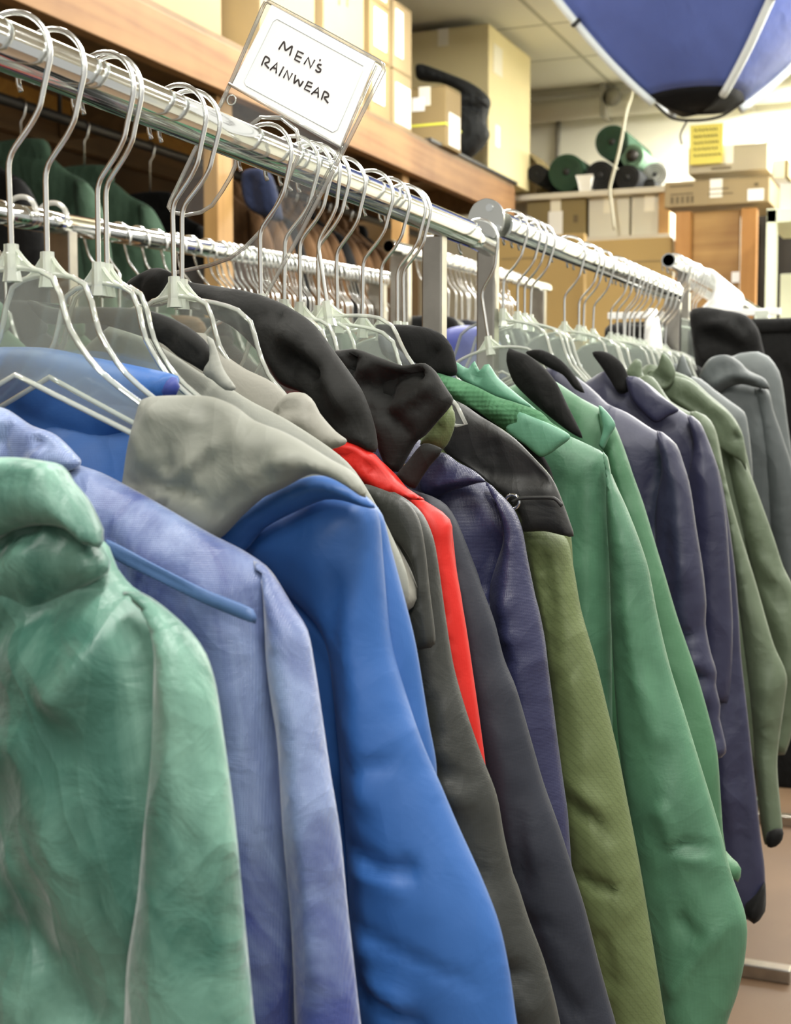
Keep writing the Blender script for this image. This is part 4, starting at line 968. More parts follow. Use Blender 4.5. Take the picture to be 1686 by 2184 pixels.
cloth('hood', [(1490,805),(1500,780),(1517,762),(1549,757),(1575,770),(1595,790),(1630,808),(1640,830),(1610,826),(1580,820),(1550,828),(1525,842),(1505,830)], Y17, F['cool'], t, .016, .022, .007, [('f',[(1510,830),(1560,800),(1620,812)],.008,.008),('f',[(1520,845),(1570,818),(1600,822)],.006,-.008)], [('d',.003,14,8,.3)], dy=-.035, seed=39)
Y18 = 2.62
t = coat('blue-grey jacket at the far right behind the hooded grey raincoat', Y18,
  [(1560,760),(1616,750),(1638,760),(1661,792),(1670,831),(1677,888),(1686,952),(1705,1100),(1725,1300),(1740,1700)], None, F['lgrey'], hem=.84, cell=.014, seed=191, left=False,
  bf=[('f',[(1640,785),(1670,790)],.008,-.010),('f',[(1645,800),(1672,808)],.008,.008)])

# ================================================================== RACK D: white hangers, clip hanger, black trousers
pts = hook_pts(-.1, 1)
wh = None
for i in range(26):
    yy = YD+.42+i*.0165
    if i == 0:
        wh = thing('white_hanger', (XD, yy, zD-.006), 'thick white plastic hanger packed on the far rail', 'clothes hanger', 'white hangers on the far rail')
        MB().tube([(p[0]*1.25, 0, p[2]*1.15) for p in hook_pts(-.10)], .0055, 8).out('hook', M['whitep'], wh)
        MB().tube([(x, 0, z) for x, z in ((-.21, -.185), (-.1, -.15), (0, -.112), (.1, -.15), (.21, -.185))]+[(.1, 0, -.188), (-.1, 0, -.188)], .0055, 8, closed=True).out('frame', M['whitep'], wh)
        h = wh
    else:
        h = copy_tree(wh); h.location = (XD, yy, zD-.006-.0013*i*.5)
for i in range(7):
    h = copy_tree(rh); h.location = (XD, YD+.10+i*.04, zD-.003)
    h['label'] = 'chrome-hooked clear hanger near the open end of the far rail'; h['group'] = 'clear hangers near the open end of the far rail'
    h.rotation_euler = (0, 0, math.pi+random.uniform(-.1, .1))
# clip hanger with trousers
YT = YD+.26
ch = thing('clip_hanger', (XD, YT, zD), 'white bar hanger with a clear clip holding black trousers at the right edge', 'clothes hanger')
ta = atY(1500, 655, YT); tb = atY(1664, 664, YT)
MB().tube([(p[0], 0, p[2]) for p in hook_pts(-.10)], .0022, 8).out('hook', M['wire'], ch)
MB().box((-.20, -.006, tb[2]-zD-.008), (float(tb[0]-XD), .006, tb[2]-zD+.008)).tube([(0, 0, -.10), (0, 0, float(tb[2]-zD))], .006, 8).out('bar', M['whitep'], ch, smooth=False, bevel=.002)
for px in (1623,):
    a = atY(px-12, 668, YT); c = atY(px+16, 705, YT)
    MB().box((a[0]-XD, -.014, c[2]-zD), (c[0]-XD, .014, a[2]-zD+.006)).out('clip', M['neck'], ch, smooth=False, bevel=.003)
M['tag'] = F['blackf']
tz = float(atY(1660, 680, YT)[2])
tr = thing('trousers', (XD, YT, tz), 'black trousers hanging from the white clip hanger at the right edge', 'trousers')
xr = float(atY(1664, 680, YT)[0]-XD)+.11
cloth('leg', [W(XD+.03, tz-.022), W(XD+xr, tz-.024), W(XD+xr+.02, tz-.3), W(XD+xr+.01, tz-.8), W(XD+xr-.01, tz-1.12), W(XD+.10, tz-1.12), W(XD+.05, tz-.6)], YT, F['blackf'], tr, .02, .05, .02, (), ND, seed=51, tens=.1)
cloth('leg', [W(XD-.18, tz-.024), W(XD+.06, tz-.022), W(XD+.09, tz-.6), W(XD+.12, tz-1.10), W(XD-.10, tz-1.12), W(XD-.17, tz-.5)], YT, F['blackf'], tr, .02, .05, .02, (), ND, seed=52, dy=.012, tens=.1)
cloth('waistband', [W(XD-.18, tz+.001), W(XD+xr, tz+.001), W(XD+xr+.004, tz-.035), W(XD-.182, tz-.035)], YT, F['blackf'], tr, .014, .012, .012, (), [], dy=-.010, tens=.05)
# heap of black cloth hanging in front of the trousers
t = thing('black_garment', (XD, 3.0, 1.4), 'crumpled black garment hanging between the grey jackets and the trousers', 'jacket')
cloth('body', [(1470,665),(1500,655),(1550,662),(1590,672),(1615,700),(1625,735),(1640,800),(1670,1000),(1690,1300),(1600,1320),(1500,1000),(1480,760)], 3.02, F['blackf'], t, .03, .04, .012, [('f',[(1500,690),(1560,700),(1600,740)],.012,.014),('f',[(1500,715),(1560,735),(1590,760)],.010,-.014)], NC, seed=53)
t = thing('black_jacket', (0, 2.86, 1.4), 'dark jacket shoulder under the last clear hangers of the second rail', 'jacket')
cloth('body', [(1290,700),(1330,690),(1372,695),(1400,705),(1420,735),(1460,765),(1510,800),(1560,1000),(1570,1300),(1300,1300),(1290,900)], 2.80, F['blackf'], t, .025, .04, .014, (), NC, seed=54)
for i, (px, lab) in enumerate(((1449, 'nearer pair hanger with curved clear shoulders beside the far upright'), (1463, 'farther hanger with curved clear shoulders beside the far upright'))):
    h = copy_tree(protoH2); q = CAM+ray(px, 655)*(2.98+.05*i); h.location = (XD+.0, YD+.03+.05*i, zD-.003)
    h['label'] = lab
    if 'group' in h: del h['group']

# red-tipped white sleeve on the second rail (small)
M['redp'] = plain('red_plastic', '#d8232e', .4)
Ym = railY(1388); zm_ = z2a+(z2b-z2a)*(Ym-Y2a)/(Y2b-Y2a)
t = thing('size_marker', (0, Ym, zm_-.115), 'small white plastic sheath with a red tip among the far hangers', 'size marker')
MB().tube([(p[0], 0, p[2]+.115) for p in hook_pts(-.06)], .0018, 6).out('hook', M['wire'], t)
MB().tube([(0, 0, .07), (0, 0, .03), (.002, 0, 0), (0, 0, -.04)], [.008, .016, .018, .012], 12).out('sheath', M['whitep'], t)
MB().tube([(0, 0, -.036), (0, 0, -.056)], [.0125, .010], 12).out('tip', M['redp'], t)

# ================================================================== REAR RACK GARMENTS
def gen_coat(name, label, group, mat, Yc, seed):
    t = thing(name, (0, Yc, 1.40), label, 'jacket', group)
    cloth('body', [W(-.07, 1.41), W(.07, 1.41), W(.14, 1.36), W(.215, 1.31), W(.225, 1.15), W(.235, .85), W(.20, .80), W(-.20, .80), W(-.235, .85), W(-.225, 1.15), W(-.215, 1.31), W(-.14, 1.36)], Yc, mat, t, .02, .05, .02, (), ND, seed=seed)
    for sg_ in (1, -1):
        cloth('sleeve', [W(sg_*.17, 1.335), W(sg_*.215, 1.315), W(sg_*.26, 1.22), W(sg_*.29, 1.0), W(sg_*.31, .85), W(sg_*.24, .84), W(sg_*.21, 1.0), W(sg_*.18, 1.2)], Yc, mat, t, .024, .035, .018, (), NS, dy=-.006, seed=seed+1)
    cloth('collar', [W(-.09, 1.395), W(-.075, 1.445), W(.075, 1.445), W(.09, 1.395), W(0, 1.375)], Yc, mat, t, .02, .02, .012, (), [('d', .004, 20, 12, 0)], dy=-.004, seed=seed+2)
    return t
F['dkgreen'] = fabric('dark_green_cotton', '#55705a', .8, 700, .2, .2, crum=.5)
F['brown'] = fabric('brown_canvas', '#7a5a3a', .85, 700, .2, .2, crum=.5)
F['dkbrown'] = fabric('dark_brown_canvas', '#55402a', .85, 700, .2, .2, crum=.5)
bases = [gen_coat('rear_jacket', 'x', None, F[k], 2.4, 200+i*7) for i, k in enumerate(('dkgreen', 'blackf', 'brown', 'slate'))]
used = [False]*4
def place(k, loc, rz, label, group, sc=1.0):
    if not used[k]: h = bases[k]; used[k] = True
    else: h = copy_tree(bases[k])
    h.location = loc; h.rotation_euler = (0, 0, rz); h['label'] = label; h['group'] = group
    if sc != 1: h.scale = (sc,)*3
    return h
colsB = ['dark green', 'black', 'brown', 'slate']
s = -.1; i = 0
while s < LB-.05:
    p = b0+dB*s; k = [0, 1, 0, 3, 1, 0, 2, 1][i % 8]
    place(k, (float(p[0]), float(p[1]), float(p[2])-.185), random.uniform(-.06, .06), 'one of the %s jackets packed on the rack behind the front row' % colsB[k], '%s jackets on the rear rack' % colsB[k])
    s += .088; i += 1
for j in range(6):
    p = e0+dE*(.2+j*.15)
    k = [1, 3][j % 2]
    place(k, (float(p[0]), float(p[1]), float(p[2])-.19), random.uniform(-.06, .06), 'one of the %s jackets on the short rear rack' % colsB[k], '%s jackets on the short rack' % colsB[k])
# a blue-purple garment peeking out behind the leaning hanger
t = thing('blue_jacket', (0, 2.9, 1.35), 'bright blue-violet jacket peeping out behind the leaning clear hanger', 'jacket')
F['violet'] = fabric('violet_blue_nylon', '#5560b8', .5, 900, .1, .4)
cloth('body', [(940,712),(965,698),(1000,694),(1030,700),(1060,720),(1080,800),(1000,900),(930,850)], 2.7, F['violet'], t, .03, .04, .014, (), NS, seed=60)

# ================================================================== SHELF ON THE LEFT
XS = -1.39
bt = atX(490, 97, XS); zs = float(bt[2]); yend = float(atX(1098, 404, XS)[1])
bb = atX(490, 200, XS); zlow = float(bb[2])
M['pine'] = wood('pine', '#7d5730', '#9a7244', 'Y'); M['pineV'] = wood('pine_upright', '#97703e', '#bb9258', 'Z')
M['amber'] = wood('amber_board', '#c08a3c', '#d8a24c', 'X'); M['deck'] = wood('deck_board', '#6a5335', '#8a6d45', 'Y')
shelf = thing('timber_shelf', (XS, 3.4, 0), 'long timber shelf on the left stacked with cartons above hanging coats', 'shelf')
def relS(x, y, z): return (x-XS, y-3.4, z)
MB().box(relS(XS-.04, .6, zlow), relS(XS, yend, zs)).out('front_beam', M['pine'], shelf, smooth=False, bevel=.003)
MB().box(relS(XL+.02, .6, zlow), relS(XL+.06, yend, zs)).out('rear_beam', M['deck'], shelf, smooth=False)
MB().box(relS(XL+.02, .6, zs), relS(XS-.005, yend, zs+.018)).out('deck', M['deck'], shelf, smooth=False)
for px in (482, 866):
    yy = float(atX(px, 400, XS-.04)[1]); wd = .045 if px == 482 else .03
    MB().box(relS(XS-.09, yy-wd, 0), relS(XS-.042, yy+wd, zlow)).out('post', M['pineV'], shelf, smooth=False, bevel=.003)
for yy in (1.0, 2.2, 3.9, 5.2, yend-.05):
    MB().box(relS(XL+.07, yy-.02, zlow+.02), relS(XS-.045, yy+.02, zs-.003)).out('joist', M['deck'], shelf, smooth=False)
a = atX(0, 300, -2.25); c = atX(420, 318, -2.25)
MB().box(relS(-2.29, .6, c[2]-.05), relS(-2.23, 5.9, c[2]+.16)).out('back_board', M['amber'], shelf, smooth=False)
M['plate_dark'] = plain('dark_trim', '#2c2a26', .5)
MB().box(relS(XS-.05, yend-1.1, zs+.018), relS(XS+.006, yend+.02, zs+.030)).out('edge_strip', M['plate_dark'], shelf, smooth=False)
# rod and hanging coats below
XR = -1.78
r0 = atX(0, 226, XR); r1 = atX(365, 315, XR); zR = float((r0[2]+r1[2])/2)
M['rod'] = plain('iron_rod', '#3a3733', .5, .6)
t = thing('hanging_rod', (XR, 3.0, zR), 'dark iron rod below the timber shelf carrying coats', 'rod')
MB().tube([(0, -2.2, 0), (0, 2.9, 0)], .015, 12).out('rod', M['rod'], t)
for yy in (-1.6, .2, 2.2): MB().tube([(0, yy, 0), (0, yy, zlow+.12-zR)], .006, 8).out('rod_bracket', M['rod'], t)
def hung(k, px, py, rz, half=.215, drop=.09):
    q = atX(px, py, XR+half); yy = float(q[1]); nm = {0: 'dark green', 1: 'black', 2: 'brown'}[k]
    place(k, (XR, yy, min(float(q[2])+drop, zR-.09)), rz, 'one of the %s coats hanging under the timber shelf' % nm, '%s coats under the timber shelf' % nm)
    h = thing('coat_hook', (XR, yy, zR), 'small chrome hook on the iron rod under the timber shelf', 'hook', 'hooks on the iron rod')
    MB().tube([(-.019+.0, 0, -.004), (-.012, 0, .014), (0, 0, .019), (.013, 0, .013), (.019, 0, 0), (.012, 0, -.03), (0, 0, -.045), (0, 0, -.14)], .003, 6).out('hook_wire', M['wire'], h)
hung(1, 60, 400, 0); hung(0, 190, 400, .05); hung(0, 318, 450, .15); hung(1, 450, 500, 0)
for i, px in enumerate(range(560, 850, 22)): hung(2 if i % 5 != 3 else 1, px, 450+int((px-560)*.35), random.uniform(-.1, .1))
F['denim'] = fabric('blue_check_cloth', '#28324f', .85, 300, .3, .2, crum=.4, rib=20)
q = CAM+ray(545, 405)*4.0
t = thing('folded_shirt', (float(q[0]), float(q[1]), float(q[2])), 'dark blue patterned shirt hanging beside the timber post', 'shirt')
cloth('body', [(522,366),(560,360),(580,380),(600,470),(560,462),(528,440),(518,400)], float(q[1]), F['denim'], t, .022, .012, .012, [('f',[(540,375),(548,460)],.01,-.012),('f',[(565,375),(575,460)],.01,.012)], NS, seed=70)

# ================================================================== CARTONS ON THE SHELF
M['c_tan'] = plain('carton_tan', '#9c8862', .8, noise=.06, nscale=5)
M['c_cream'] = plain('carton_cream', '#d8ca98', .8, noise=.04, nscale=4)
M['c_grey'] = plain('carton_greyish', '#b4a98e', .8, noise=.06, nscale=5)
M['c_brown'] = plain('carton_brown', '#8f7a50', .8, noise=.08, nscale=5)
M['c_dark'] = plain('carton_olive', '#85754c', .8, noise=.08, nscale=5)
M['paper'] = plain('paper_label', '#f4f3ec', .7)
M['tape'] = plain('packing_tape', '#efe9d2', .25)
M['print'] = plain('printed_ink', '#6a5c40', .8)
M['yellow'] = plain('yellow_band', '#d9d84a', .6)
ZS = zs+.0185
def carton(x0, x1, y0, y1, z0, z1, mat, label, name='carton', labels=(), flap=True, group=None):
    """x0<x1, y0<y1; open seams drawn as flaps: body + top flaps + labels (on the +X or -Y side)"""
    t = thing(name, ((x0+x1)/2, (y0+y1)/2, z0), label, 'box', group)
    cx_, cy_ = (x0+x1)/2, (y0+y1)/2
    MB().box((x0-cx_, y0-cy_, 0), (x1-cx_, y1-cy_, z1-z0)).out('body', M[mat], t, smooth=False, bevel=.004)
    if flap:
        MB().box((x0-cx_, y0-cy_, z1-z0+.0002), (-.002, y1-cy_, z1-z0+.004)).box((.002, y0-cy_, z1-z0+.0002), (x1-cx_, y1-cy_, z1-z0+.004)).out('top_flap', M[mat], t, smooth=False)
        MB().box((-.025, y0-cy_-.0012, z1-z0-.07), (.025, y1-cy_, z1-z0+.0052)).out('tape', M['tape'], t, smooth=False)
    for side, u0, u1, v0, v1, m_, nm in labels:
        zz0, zz1 = v0*(z1-z0), v1*(z1-z0)
        if side == 'y':
            MB().box((x0-cx_+u0*(x1-x0), y0-cy_-.0022, zz0), (x0-cx_+u1*(x1-x0), y0-cy_-.0003, zz1)).out(nm, M[m_], t, smooth=False)
        else:
            MB().box((x1-cx_+.0003, y0-cy_+u0*(y1-y0), zz0), (x1-cx_+.0022, y0-cy_+u1*(y1-y0), zz1)).out(nm, M[m_], t, smooth=False)
    return t
def ySh(px): return float(atX(px, 300, XS)[1])
def zSh(px, py, X=XS): return float(atX(px, py, X)[2])
# big carton, long face along the aisle
carton(XS-.55, XS-.02, 1.5, ySh(488), ZS, ZS+.62, 'c_tan', 'big pale carton at the upper left of the shelf, long side to the aisle', labels=[('x', .78, .83, .34, .48, 'paper', 'label')])
carton(XS-.60, XS-.16, ySh(497), ySh(560), ZS, ZS+.17, 'c_cream', 'low cream carton next to the big pale one, partly behind the sign', labels=[])
carton(XS-.58, XS-.18, ySh(497), ySh(570), ZS+.176, ZS+.38, 'c_brown', 'brown carton lying on the low cream carton', labels=[])
carton(XS-.60, XS-.03, ySh(575), ySh(690), ZS, ZS+.70, 'c_tan', 'tall tan carton standing behind the sign holder', labels=[])
sc_ = carton(XS-.55, XS-.01, ySh(697), ySh(782), ZS, ZS+.60, 'c_tan', 'tall tan carton with faint vertical writing just right of the sign', labels=[('x', .35, .38, .5, .9, 'print', 'faint_writing'), ('x', .55, .58, .52, .86, 'print', 'faint_writing')])
# stack with white labels
ya, yb_ = ySh(800), ySh(842)
carton(XS-.36, XS-.02, ya, yb_, ZS, ZS+.20, 'c_brown', 'bottom brown carton of the labelled stack on the shelf', labels=[('x', .15, .7, .25, .9, 'paper', 'label')])
carton(XS-.36, XS-.02, ya, yb_, ZS+.206, ZS+.40, 'c_brown', 'second brown carton of the labelled stack on the shelf', labels=[('x', .2, .8, .2, .9, 'paper', 'label')])
carton(XS-.36, XS-.02, ya, yb_, ZS+.406, ZS+.56, 'c_brown', 'third brown carton of the labelled stack on the shelf', labels=[('x', .2, .8, .1, .9, 'paper', 'label')])
carton(XS-.34, XS+.04, ya-.05, yb_, ZS+.566, ZS+.72, 'c_brown', 'top brown carton of the labelled stack, sticking out over the aisle', labels=[('y', .7, .9, .4, .95, 'paper', 'label'), ('x', .2, .9, .15, .8, 'paper', 'label')])
carton(XS-.30, XS-.03, ySh(855), ySh(893), ZS, ZS+.21, 'c_tan', 'tan carton with a long white label beside the yellow-banded box', labels=[('x', .1, .9, .1, .8, 'paper', 'label')])
carton(XS-.30, XS-.03, ySh(855), ySh(893), ZS+.216, ZS+.46, 'c_tan', 'tan carton resting on the one with the long white label', labels=[('x', .1, .5, .2, .9, 'paper', 'label')])
# small banded carton
p0 = atX(908, 315, XS); yb0 = ySh(940)
q0 = atY(905, 300, yb0); q1 = atY(985, 180, yb0)
t = carton(XS-.16, XS+.02, yb0, yb0+.18, ZS, ZS+.235, 'c_brown', 'small brown carton with a yellow band and a white label', flap=True, labels=[('y', .2, .5, .62, .85, 'paper', 'label'), ('x', .2, .9, .05, .6, 'paper', 'label')])
MB().box((-.0915, -.0915, .085), (.0915, .0915, .094)).out('yellow_band', M['yellow'], t, smooth=False)
# black bag lying behind it
F['bag'] = fabric('black_bag_cloth', '#2a2c2b', .7, 500, .3, .3, crum=.8)
yk = yb0+.34
t = thing('duffel_bag', (XS+.0, yk, ZS), 'black duffel bag slumped over the shelf edge behind the banded carton', 'bag')
cloth('body', [(985,200),(1010,195),(1042,212),(1040,235),(1035,262),(1042,285),(1030,310),(1010,330),(985,345),(965,352),(960,338),(968,300),(975,240)], yk, F['bag'], t, .07, .05, .012, [('f',[(985,230),(1035,240)],.02,-.03)], NC, seed=72)
cloth('upper_flap', [(890,140),(905,138),(960,158),(1010,180),(1042,208),(1040,230),(1000,232),(985,200),(940,178),(892,170)], yk, F['bag'], t, .06, .04, .012, (), NC, seed=73, dy=-.01)
# tall cream cartons
yc = ySh(985)+.35
a = atY(872, 100, yc); c = atY(1042, 100, yc)
zt0 = float(atY(960, 350, yc)[2]); zmid = min(float(atY(960, 62, yc)[2]), CEIL-.03)
carton(float(a[0])-.05, float(c[0]), yc, yc+.62, ZS, zmid, 'c_cream', 'very tall cream carton at the far end of the shelf', labels=[('x', .15, .25, .2, .35, 'paper', 'label'), ('x', .1, .3, .7, .9, 'tape', 'tape_patch')])
if CEIL-zmid > .09: carton(float(a[0])-.02, float(c[0])+.01, yc+.02, yc+.60, zmid+.006, min(zmid+.35, CEIL-.02), 'c_cream', 'cream carton lying on the very tall cream carton', labels=[('x', .1, .4, .0, .5, 'tape', 'tape_patch')])


# ================================================================== BACK OF THE SHOP
def pbox(x0, y0, x1, y1, Y, depth, mat, label, name='carton', cat='box', labels=(), flap=True, par=None):
    a = atY(x0, y1, Y); c = atY(x1, y0, Y)
    return carton(float(a[0]), float(c[0]), Y, Y+depth, float(a[2]), float(c[2]), mat, label, name, labels, flap)
YBs = 6.3
zsh = float(atY(1250, 407, YBs)[2])
M['white_ply'] = plain('greyed_white_board', '#d6d2c0', .7, noise=.04, nscale=3)
M['grey_ply'] = plain('grey_board', '#cfc8b6', .8, noise=.04, nscale=3)
bsh = thing('stock_shelf', (0, YBs, 0), 'stock shelf on the back wall holding fabric rolls above cartons', 'shelf')
xa = float(atY(1100, 400, YBs)[0]); xb = float(atY(1430, 400, YBs)[0])
MB().box((xa-.2, 0, zsh-.025), (xb, .75, zsh)).out('board', M['grey_ply'], bsh, smooth=False)
for x in (xa-.18, xb-.06): MB().box((x, .66, 0), (x+.05, .72, zsh-.026)).out('leg', M['pineV'], bsh, smooth=False)
for x in (xa-.18, xb-.06): MB().box((x, .02, 0), (x+.05, .07, zsh-.026)).out('leg', M['pineV'], bsh, smooth=False)
zm = float(atY(1250, 505, YBs)[2])
MB().box((xa-.2, 0, zm-.025), (xb, .75, zm-.002)).out('board', M['grey_ply'], bsh, smooth=False)
def sbox(x0, x1, ytop, Y0_, d, mat, label, labels=(), name='carton'):
    a = atY(x0, 500, Y0_); c = atY(x1, ytop, Y0_); zt = min(float(c[2]), zsh-.031)
    return carton(float(a[0]), float(c[0]), Y0_, Y0_+d, zm, zt, mat, label, name, labels)
sbox(1122, 1248, 416, YBs+.03, .5, 'c_dark', 'olive brown carton with a white label on the stock shelf', [('y', .38, .62, .1, .72, 'paper', 'label'), ('y', .8, .88, .4, .6, 'print', 'hand_hole')])
sbox(1254, 1342, 416, YBs+.05, .5, 'white_ply', 'left one of the two pale boxes below the fabric rolls')
sbox(1345, 1424, 416, YBs+.05, .5, 'white_ply', 'right one of the two pale boxes below the fabric rolls')
# big tan sheets of cardboard standing below
pb = thing('cardboard_sheet', (0, 5.9, 0), 'large flat tan cardboard sheet leaning below the stock shelf, left one', 'cardboard')
M['c_sheet'] = plain('tan_sheet', '#a98c54', .85, noise=.04, nscale=2)
def sheet(x0, x1, yt, Y, label, o=None):
    a = atY(x0, 700, Y); c = atY(x1, yt, Y)
    t = o or thing('cardboard_sheet', (0, Y, 0), label, 'cardboard')
    t.location = (float(a[0]), Y, 0)
    MB().box((0, 0, 0), (float(c[0]-a[0]), .05, float(c[2]))).out('panel', M['c_sheet'], t, smooth=False, bevel=.004)
    MB().box((.02, -.003, float(c[2])-.10), (float(c[0]-a[0])-.02, -.0005, float(c[2])-.094)).out('crease', M['c_brown'], t, smooth=False)
sheet(1060, 1245, 497, 5.9, '', pb)
sheet(1248, 1432, 505, 5.82, 'large flat tan cardboard sheet leaning below the stock shelf, right one')

# fabric rolls
def roll(px, py, rp, Y, L_, mat, core, label, hollow=False, tiltx=0):
    q = atY(px, py, Y); sc_ = np.linalg.norm(atY(px+10, py, Y)-q)/10; r_ = rp*sc_
    t = thing('fabric_roll', (float(q[0]), Y, float(q[2])), label, 'fabric roll')
    # spiral-wound body with ragged layers
    pts_ = [(0, 0, 0), (tiltx, L_, 0)]
    mb = MB(); n = 48
    prof = []
    for k in range(n):
        a = 2*math.pi*k/n; rr = r_*(1+.012*math.sin(3*a)+.02*(a/(2*math.pi)))
        prof.append((rr*math.cos(a), rr*math.sin(a)))
    mb.prism(prof, lambda p: (p[0], 0, p[1]), lambda p: (p[0]+tiltx, L_, p[1]))
    mb.out('wound_cloth', F[mat], t, auto=True)
    MB().tube([(0, -.006, 0), (0, .05, 0)], r_*(.55 if hollow else .2), 20).out('core', M['dark'] if not hollow else M['rod'], t)
    sp = [(rr*math.cos(a), -.0015, rr*math.sin(a)) for a in np.linspace(0, 8*math.pi, 120) for rr in [r_*(.28+.66*a/(8*math.pi))]]
    MB().tube(sp, r_*.012+.0006, 4).out('cloth_edge', M['rod'], t)
    return t
F['rgreen'] = fabric('roll_green', '#3c6048', .85, 300, .3, .2, crum=.3); F['rblack'] = fabric('roll_black', '#2a2c2e', .85, 300, .3, .2, crum=.3)
F['rpale'] = fabric('roll_pale_green', '#8fb898', .85, 300, .3, .2, crum=.5); F['rwhite'] = fabric('roll_white', '#d9dad4', .85, 300, .3, .2, crum=.5)
def rest(py_c, rp, Y): return py_c
roll(1304, 303, 35, YBs+.1, .55, 'rgreen', 1, 'green fabric roll lying on top of the other rolls')
roll(1207, 367, 37, YBs+.05, .6, 'rgreen', 1, 'thick green fabric roll at the left on the stock shelf')
roll(1279, 374, 30, YBs+.04, .6, 'rblack', 1, 'black fabric roll in the middle under the upper green one')
roll(1337, 378, 26, YBs+.02, .6, 'rblack', 1, 'dark fabric roll under the pale green one')
roll(1347, 332, 24, YBs+.10, .5, 'rpale', 1, 'pale green fabric roll with a hollow dark core', hollow=True)
roll(1143, 370, 19, YBs+.05, .5, 'rblack', 1, 'small dark fabric roll at the left end by the open carton')
roll(1396, 372, 26, YBs+.22, .4, 'rwhite', 1, 'white fabric roll at the right of the stock shelf')
roll(1384, 394, 13, YBs+.03, .18, 'rblack', 1, 'narrow dark roll in front of the white fabric roll')
q = atY(1245, 398, YBs+.0)
t = tag(MB().prism([(-.032, .05), (-.036, .07), (.036, .07), (.032, .05), (.022, 0), (-.022, 0)], lambda p: (p[0], -.03, p[1]), lambda p: (p[0], .03, p[1])).out('paper_cup', M['paper'], loc=(float(q[0]), YBs+.035, zsh), smooth=False, bevel=.006), 'small white tub in front of the fabric rolls', 'tub')
# open carton
q = atY(1140, 330, YBs+.3)
t = thing('open_carton', (float(atY(1120, 400, YBs+.35)[0]), YBs+.35, zsh), 'open tan carton with its flap up on the stock shelf', 'box')
MB().box((-.14, 0, 0), (.06, .3, .21)).out('body', M['c_tan'], t, smooth=False, bevel=.003)
MB().prism([(.06, .21), (.0, .28), (-.01, .275), (.05, .205)], lambda p: (p[0], 0, p[1]), lambda p: (p[0], .3, p[1])).prism([(.0601, .05), (.155, .04), (-.005, .285), (-.012, .275)], lambda p: (p[0], .02, p[1]), lambda p: (p[0], .025, p[1])).out('flap', M['c_dark'], t, smooth=False)
MB().box((-.13, -.003, .09), (-.075, -.0005, .2)).out('label', M['paper'], t, smooth=False)
# cord hanging diagonally
M['ropew'] = plain('rope_white', '#bdbaa6', .8)
P = [atY(1352, 150, YBs+.5), atY(1347, 200, YBs+.3), atY(1335, 240, YBs), atY(1320, 320, YBs-.05), atY(1300, 400, YBs-.05), atY(1302, 430, YBs-.05), atY(1310, 490, YBs-.05)]
tag(MB().tube([tuple(p) for p in crom(P, False, .03)], [.007]*len(crom(P, False, .03)), 8).out('rope', M['ropew']), 'pale cord hanging down in front of the fabric rolls', 'cord')
P0 = P[0]; 
# wide printed carton on timber frame
Yc2 = 5.75
t = pbox(1416, 377, 1640, 443, Yc2, .4, 'c_tan', 'wide flat printed carton lying on the plywood frame', labels=[('y', .80, .95, .08, .55, 'paper', 'label'), ('y', .05, .28, .82, .9, 'print', 'print_line'), ('y', .06, .28, .50, .55, 'print', 'print_line'),
   ('y', .44, .62, .62, .67, 'print', 'print_line'), ('y', .42, .66, .42, .46, 'print', 'print_line'), ('y', .06, .09, .14, .42, 'print', 'printed_digit'), ('y', .115, .14, .14, .42, 'print', 'printed_digit'), ('y', .165, .19, .14, .42, 'print', 'printed_digit'), ('y', .215, .24, .14, .42, 'print', 'printed_digit'), ('y', .26, .285, .14, .42, 'print', 'printed_digit'), ('y', .86, .90, .66, .8, 'print', 'print_mark')])
pbox(1466, 306, 1636, 372, Yc2+.12, .28, 'c_grey', 'pinkish grey carton standing on the wide printed carton', labels=[('y', .3, .55, .12, .2, 'print', 'print_line')])
zf = float(atY(1500, 446, Yc2)[2])
fr = thing('plywood_frame', (0, Yc2, 0), 'plywood panel between two timber posts carrying the wide carton', 'stand')
M['orange'] = wood('orange_pine', '#9c6a2c', '#b58244', 'Z'); M['ply'] = wood('plywood', '#86602e', '#a98348', 'X', 2)
for x0, x1, yy in ((1436, 1470, 0), (1577, 1611, 0)):
    a = atY(x0, 500, Yc2); c = atY(x1, 500, Yc2); MB().box((a[0], .02, 0), (c[0], .07, zf-.002)).out('post', M['orange'], fr, smooth=False, bevel=.003)
a = atY(1470, 500, Yc2+.05); c = atY(1577, 500, Yc2+.05)
MB().box((a[0], .05, 0), (c[0], .068, zf-.003)).out('panel', M['ply'], fr, smooth=False)
a = atY(1556, 578, Yc2); c = atY(1576, 600, Yc2)
MB().box((a[0], .043, c[2]), (c[0], .0495, a[2])).out('tag', M['paper'], fr, smooth=False)
# papers on the wall
def paper(x0, y0, x1, y1, mat, label, Y=YB-.004, marks=0):
    a = atY(x0, y1, Y); c = atY(x1, y0, Y)
    t = thing('wall_notice', (float(a[0]), Y, float(a[2])), label, 'paper sign')
    w_, h_ = float(c[0]-a[0]), float(c[2]-a[2])
    MB().box((0, -.002, 0), (w_, .002, h_)).out('sheet', M[mat], t, smooth=False)
    rr = random.Random(int(x0))
    for k in range(marks):
        yy = h_*(.85-.8*k/marks); x = w_*.12
        mb = MB()
        while x < w_*.85:
            dx = rr.uniform(.03, .09)*w_; mb.tube([(x, -.003, yy), (x+dx*.5, -.003, yy+h_*.04), (x+dx, -.003, yy-h_*.02)], .0022, 5); x += dx+w_*.04
        mb.out('scrawl', M['print'], t)
    return t
M['ynote'] = plain('yellow_paper', '#e8d868', .8); M['cnote'] = plain('cream_paper', '#f2e4a4', .8)
paper(1470, 262, 1542, 352, 'ynote', 'yellow paper sign with scrawled lines below the blue canopy', Y=Yc2+.1, marks=5)
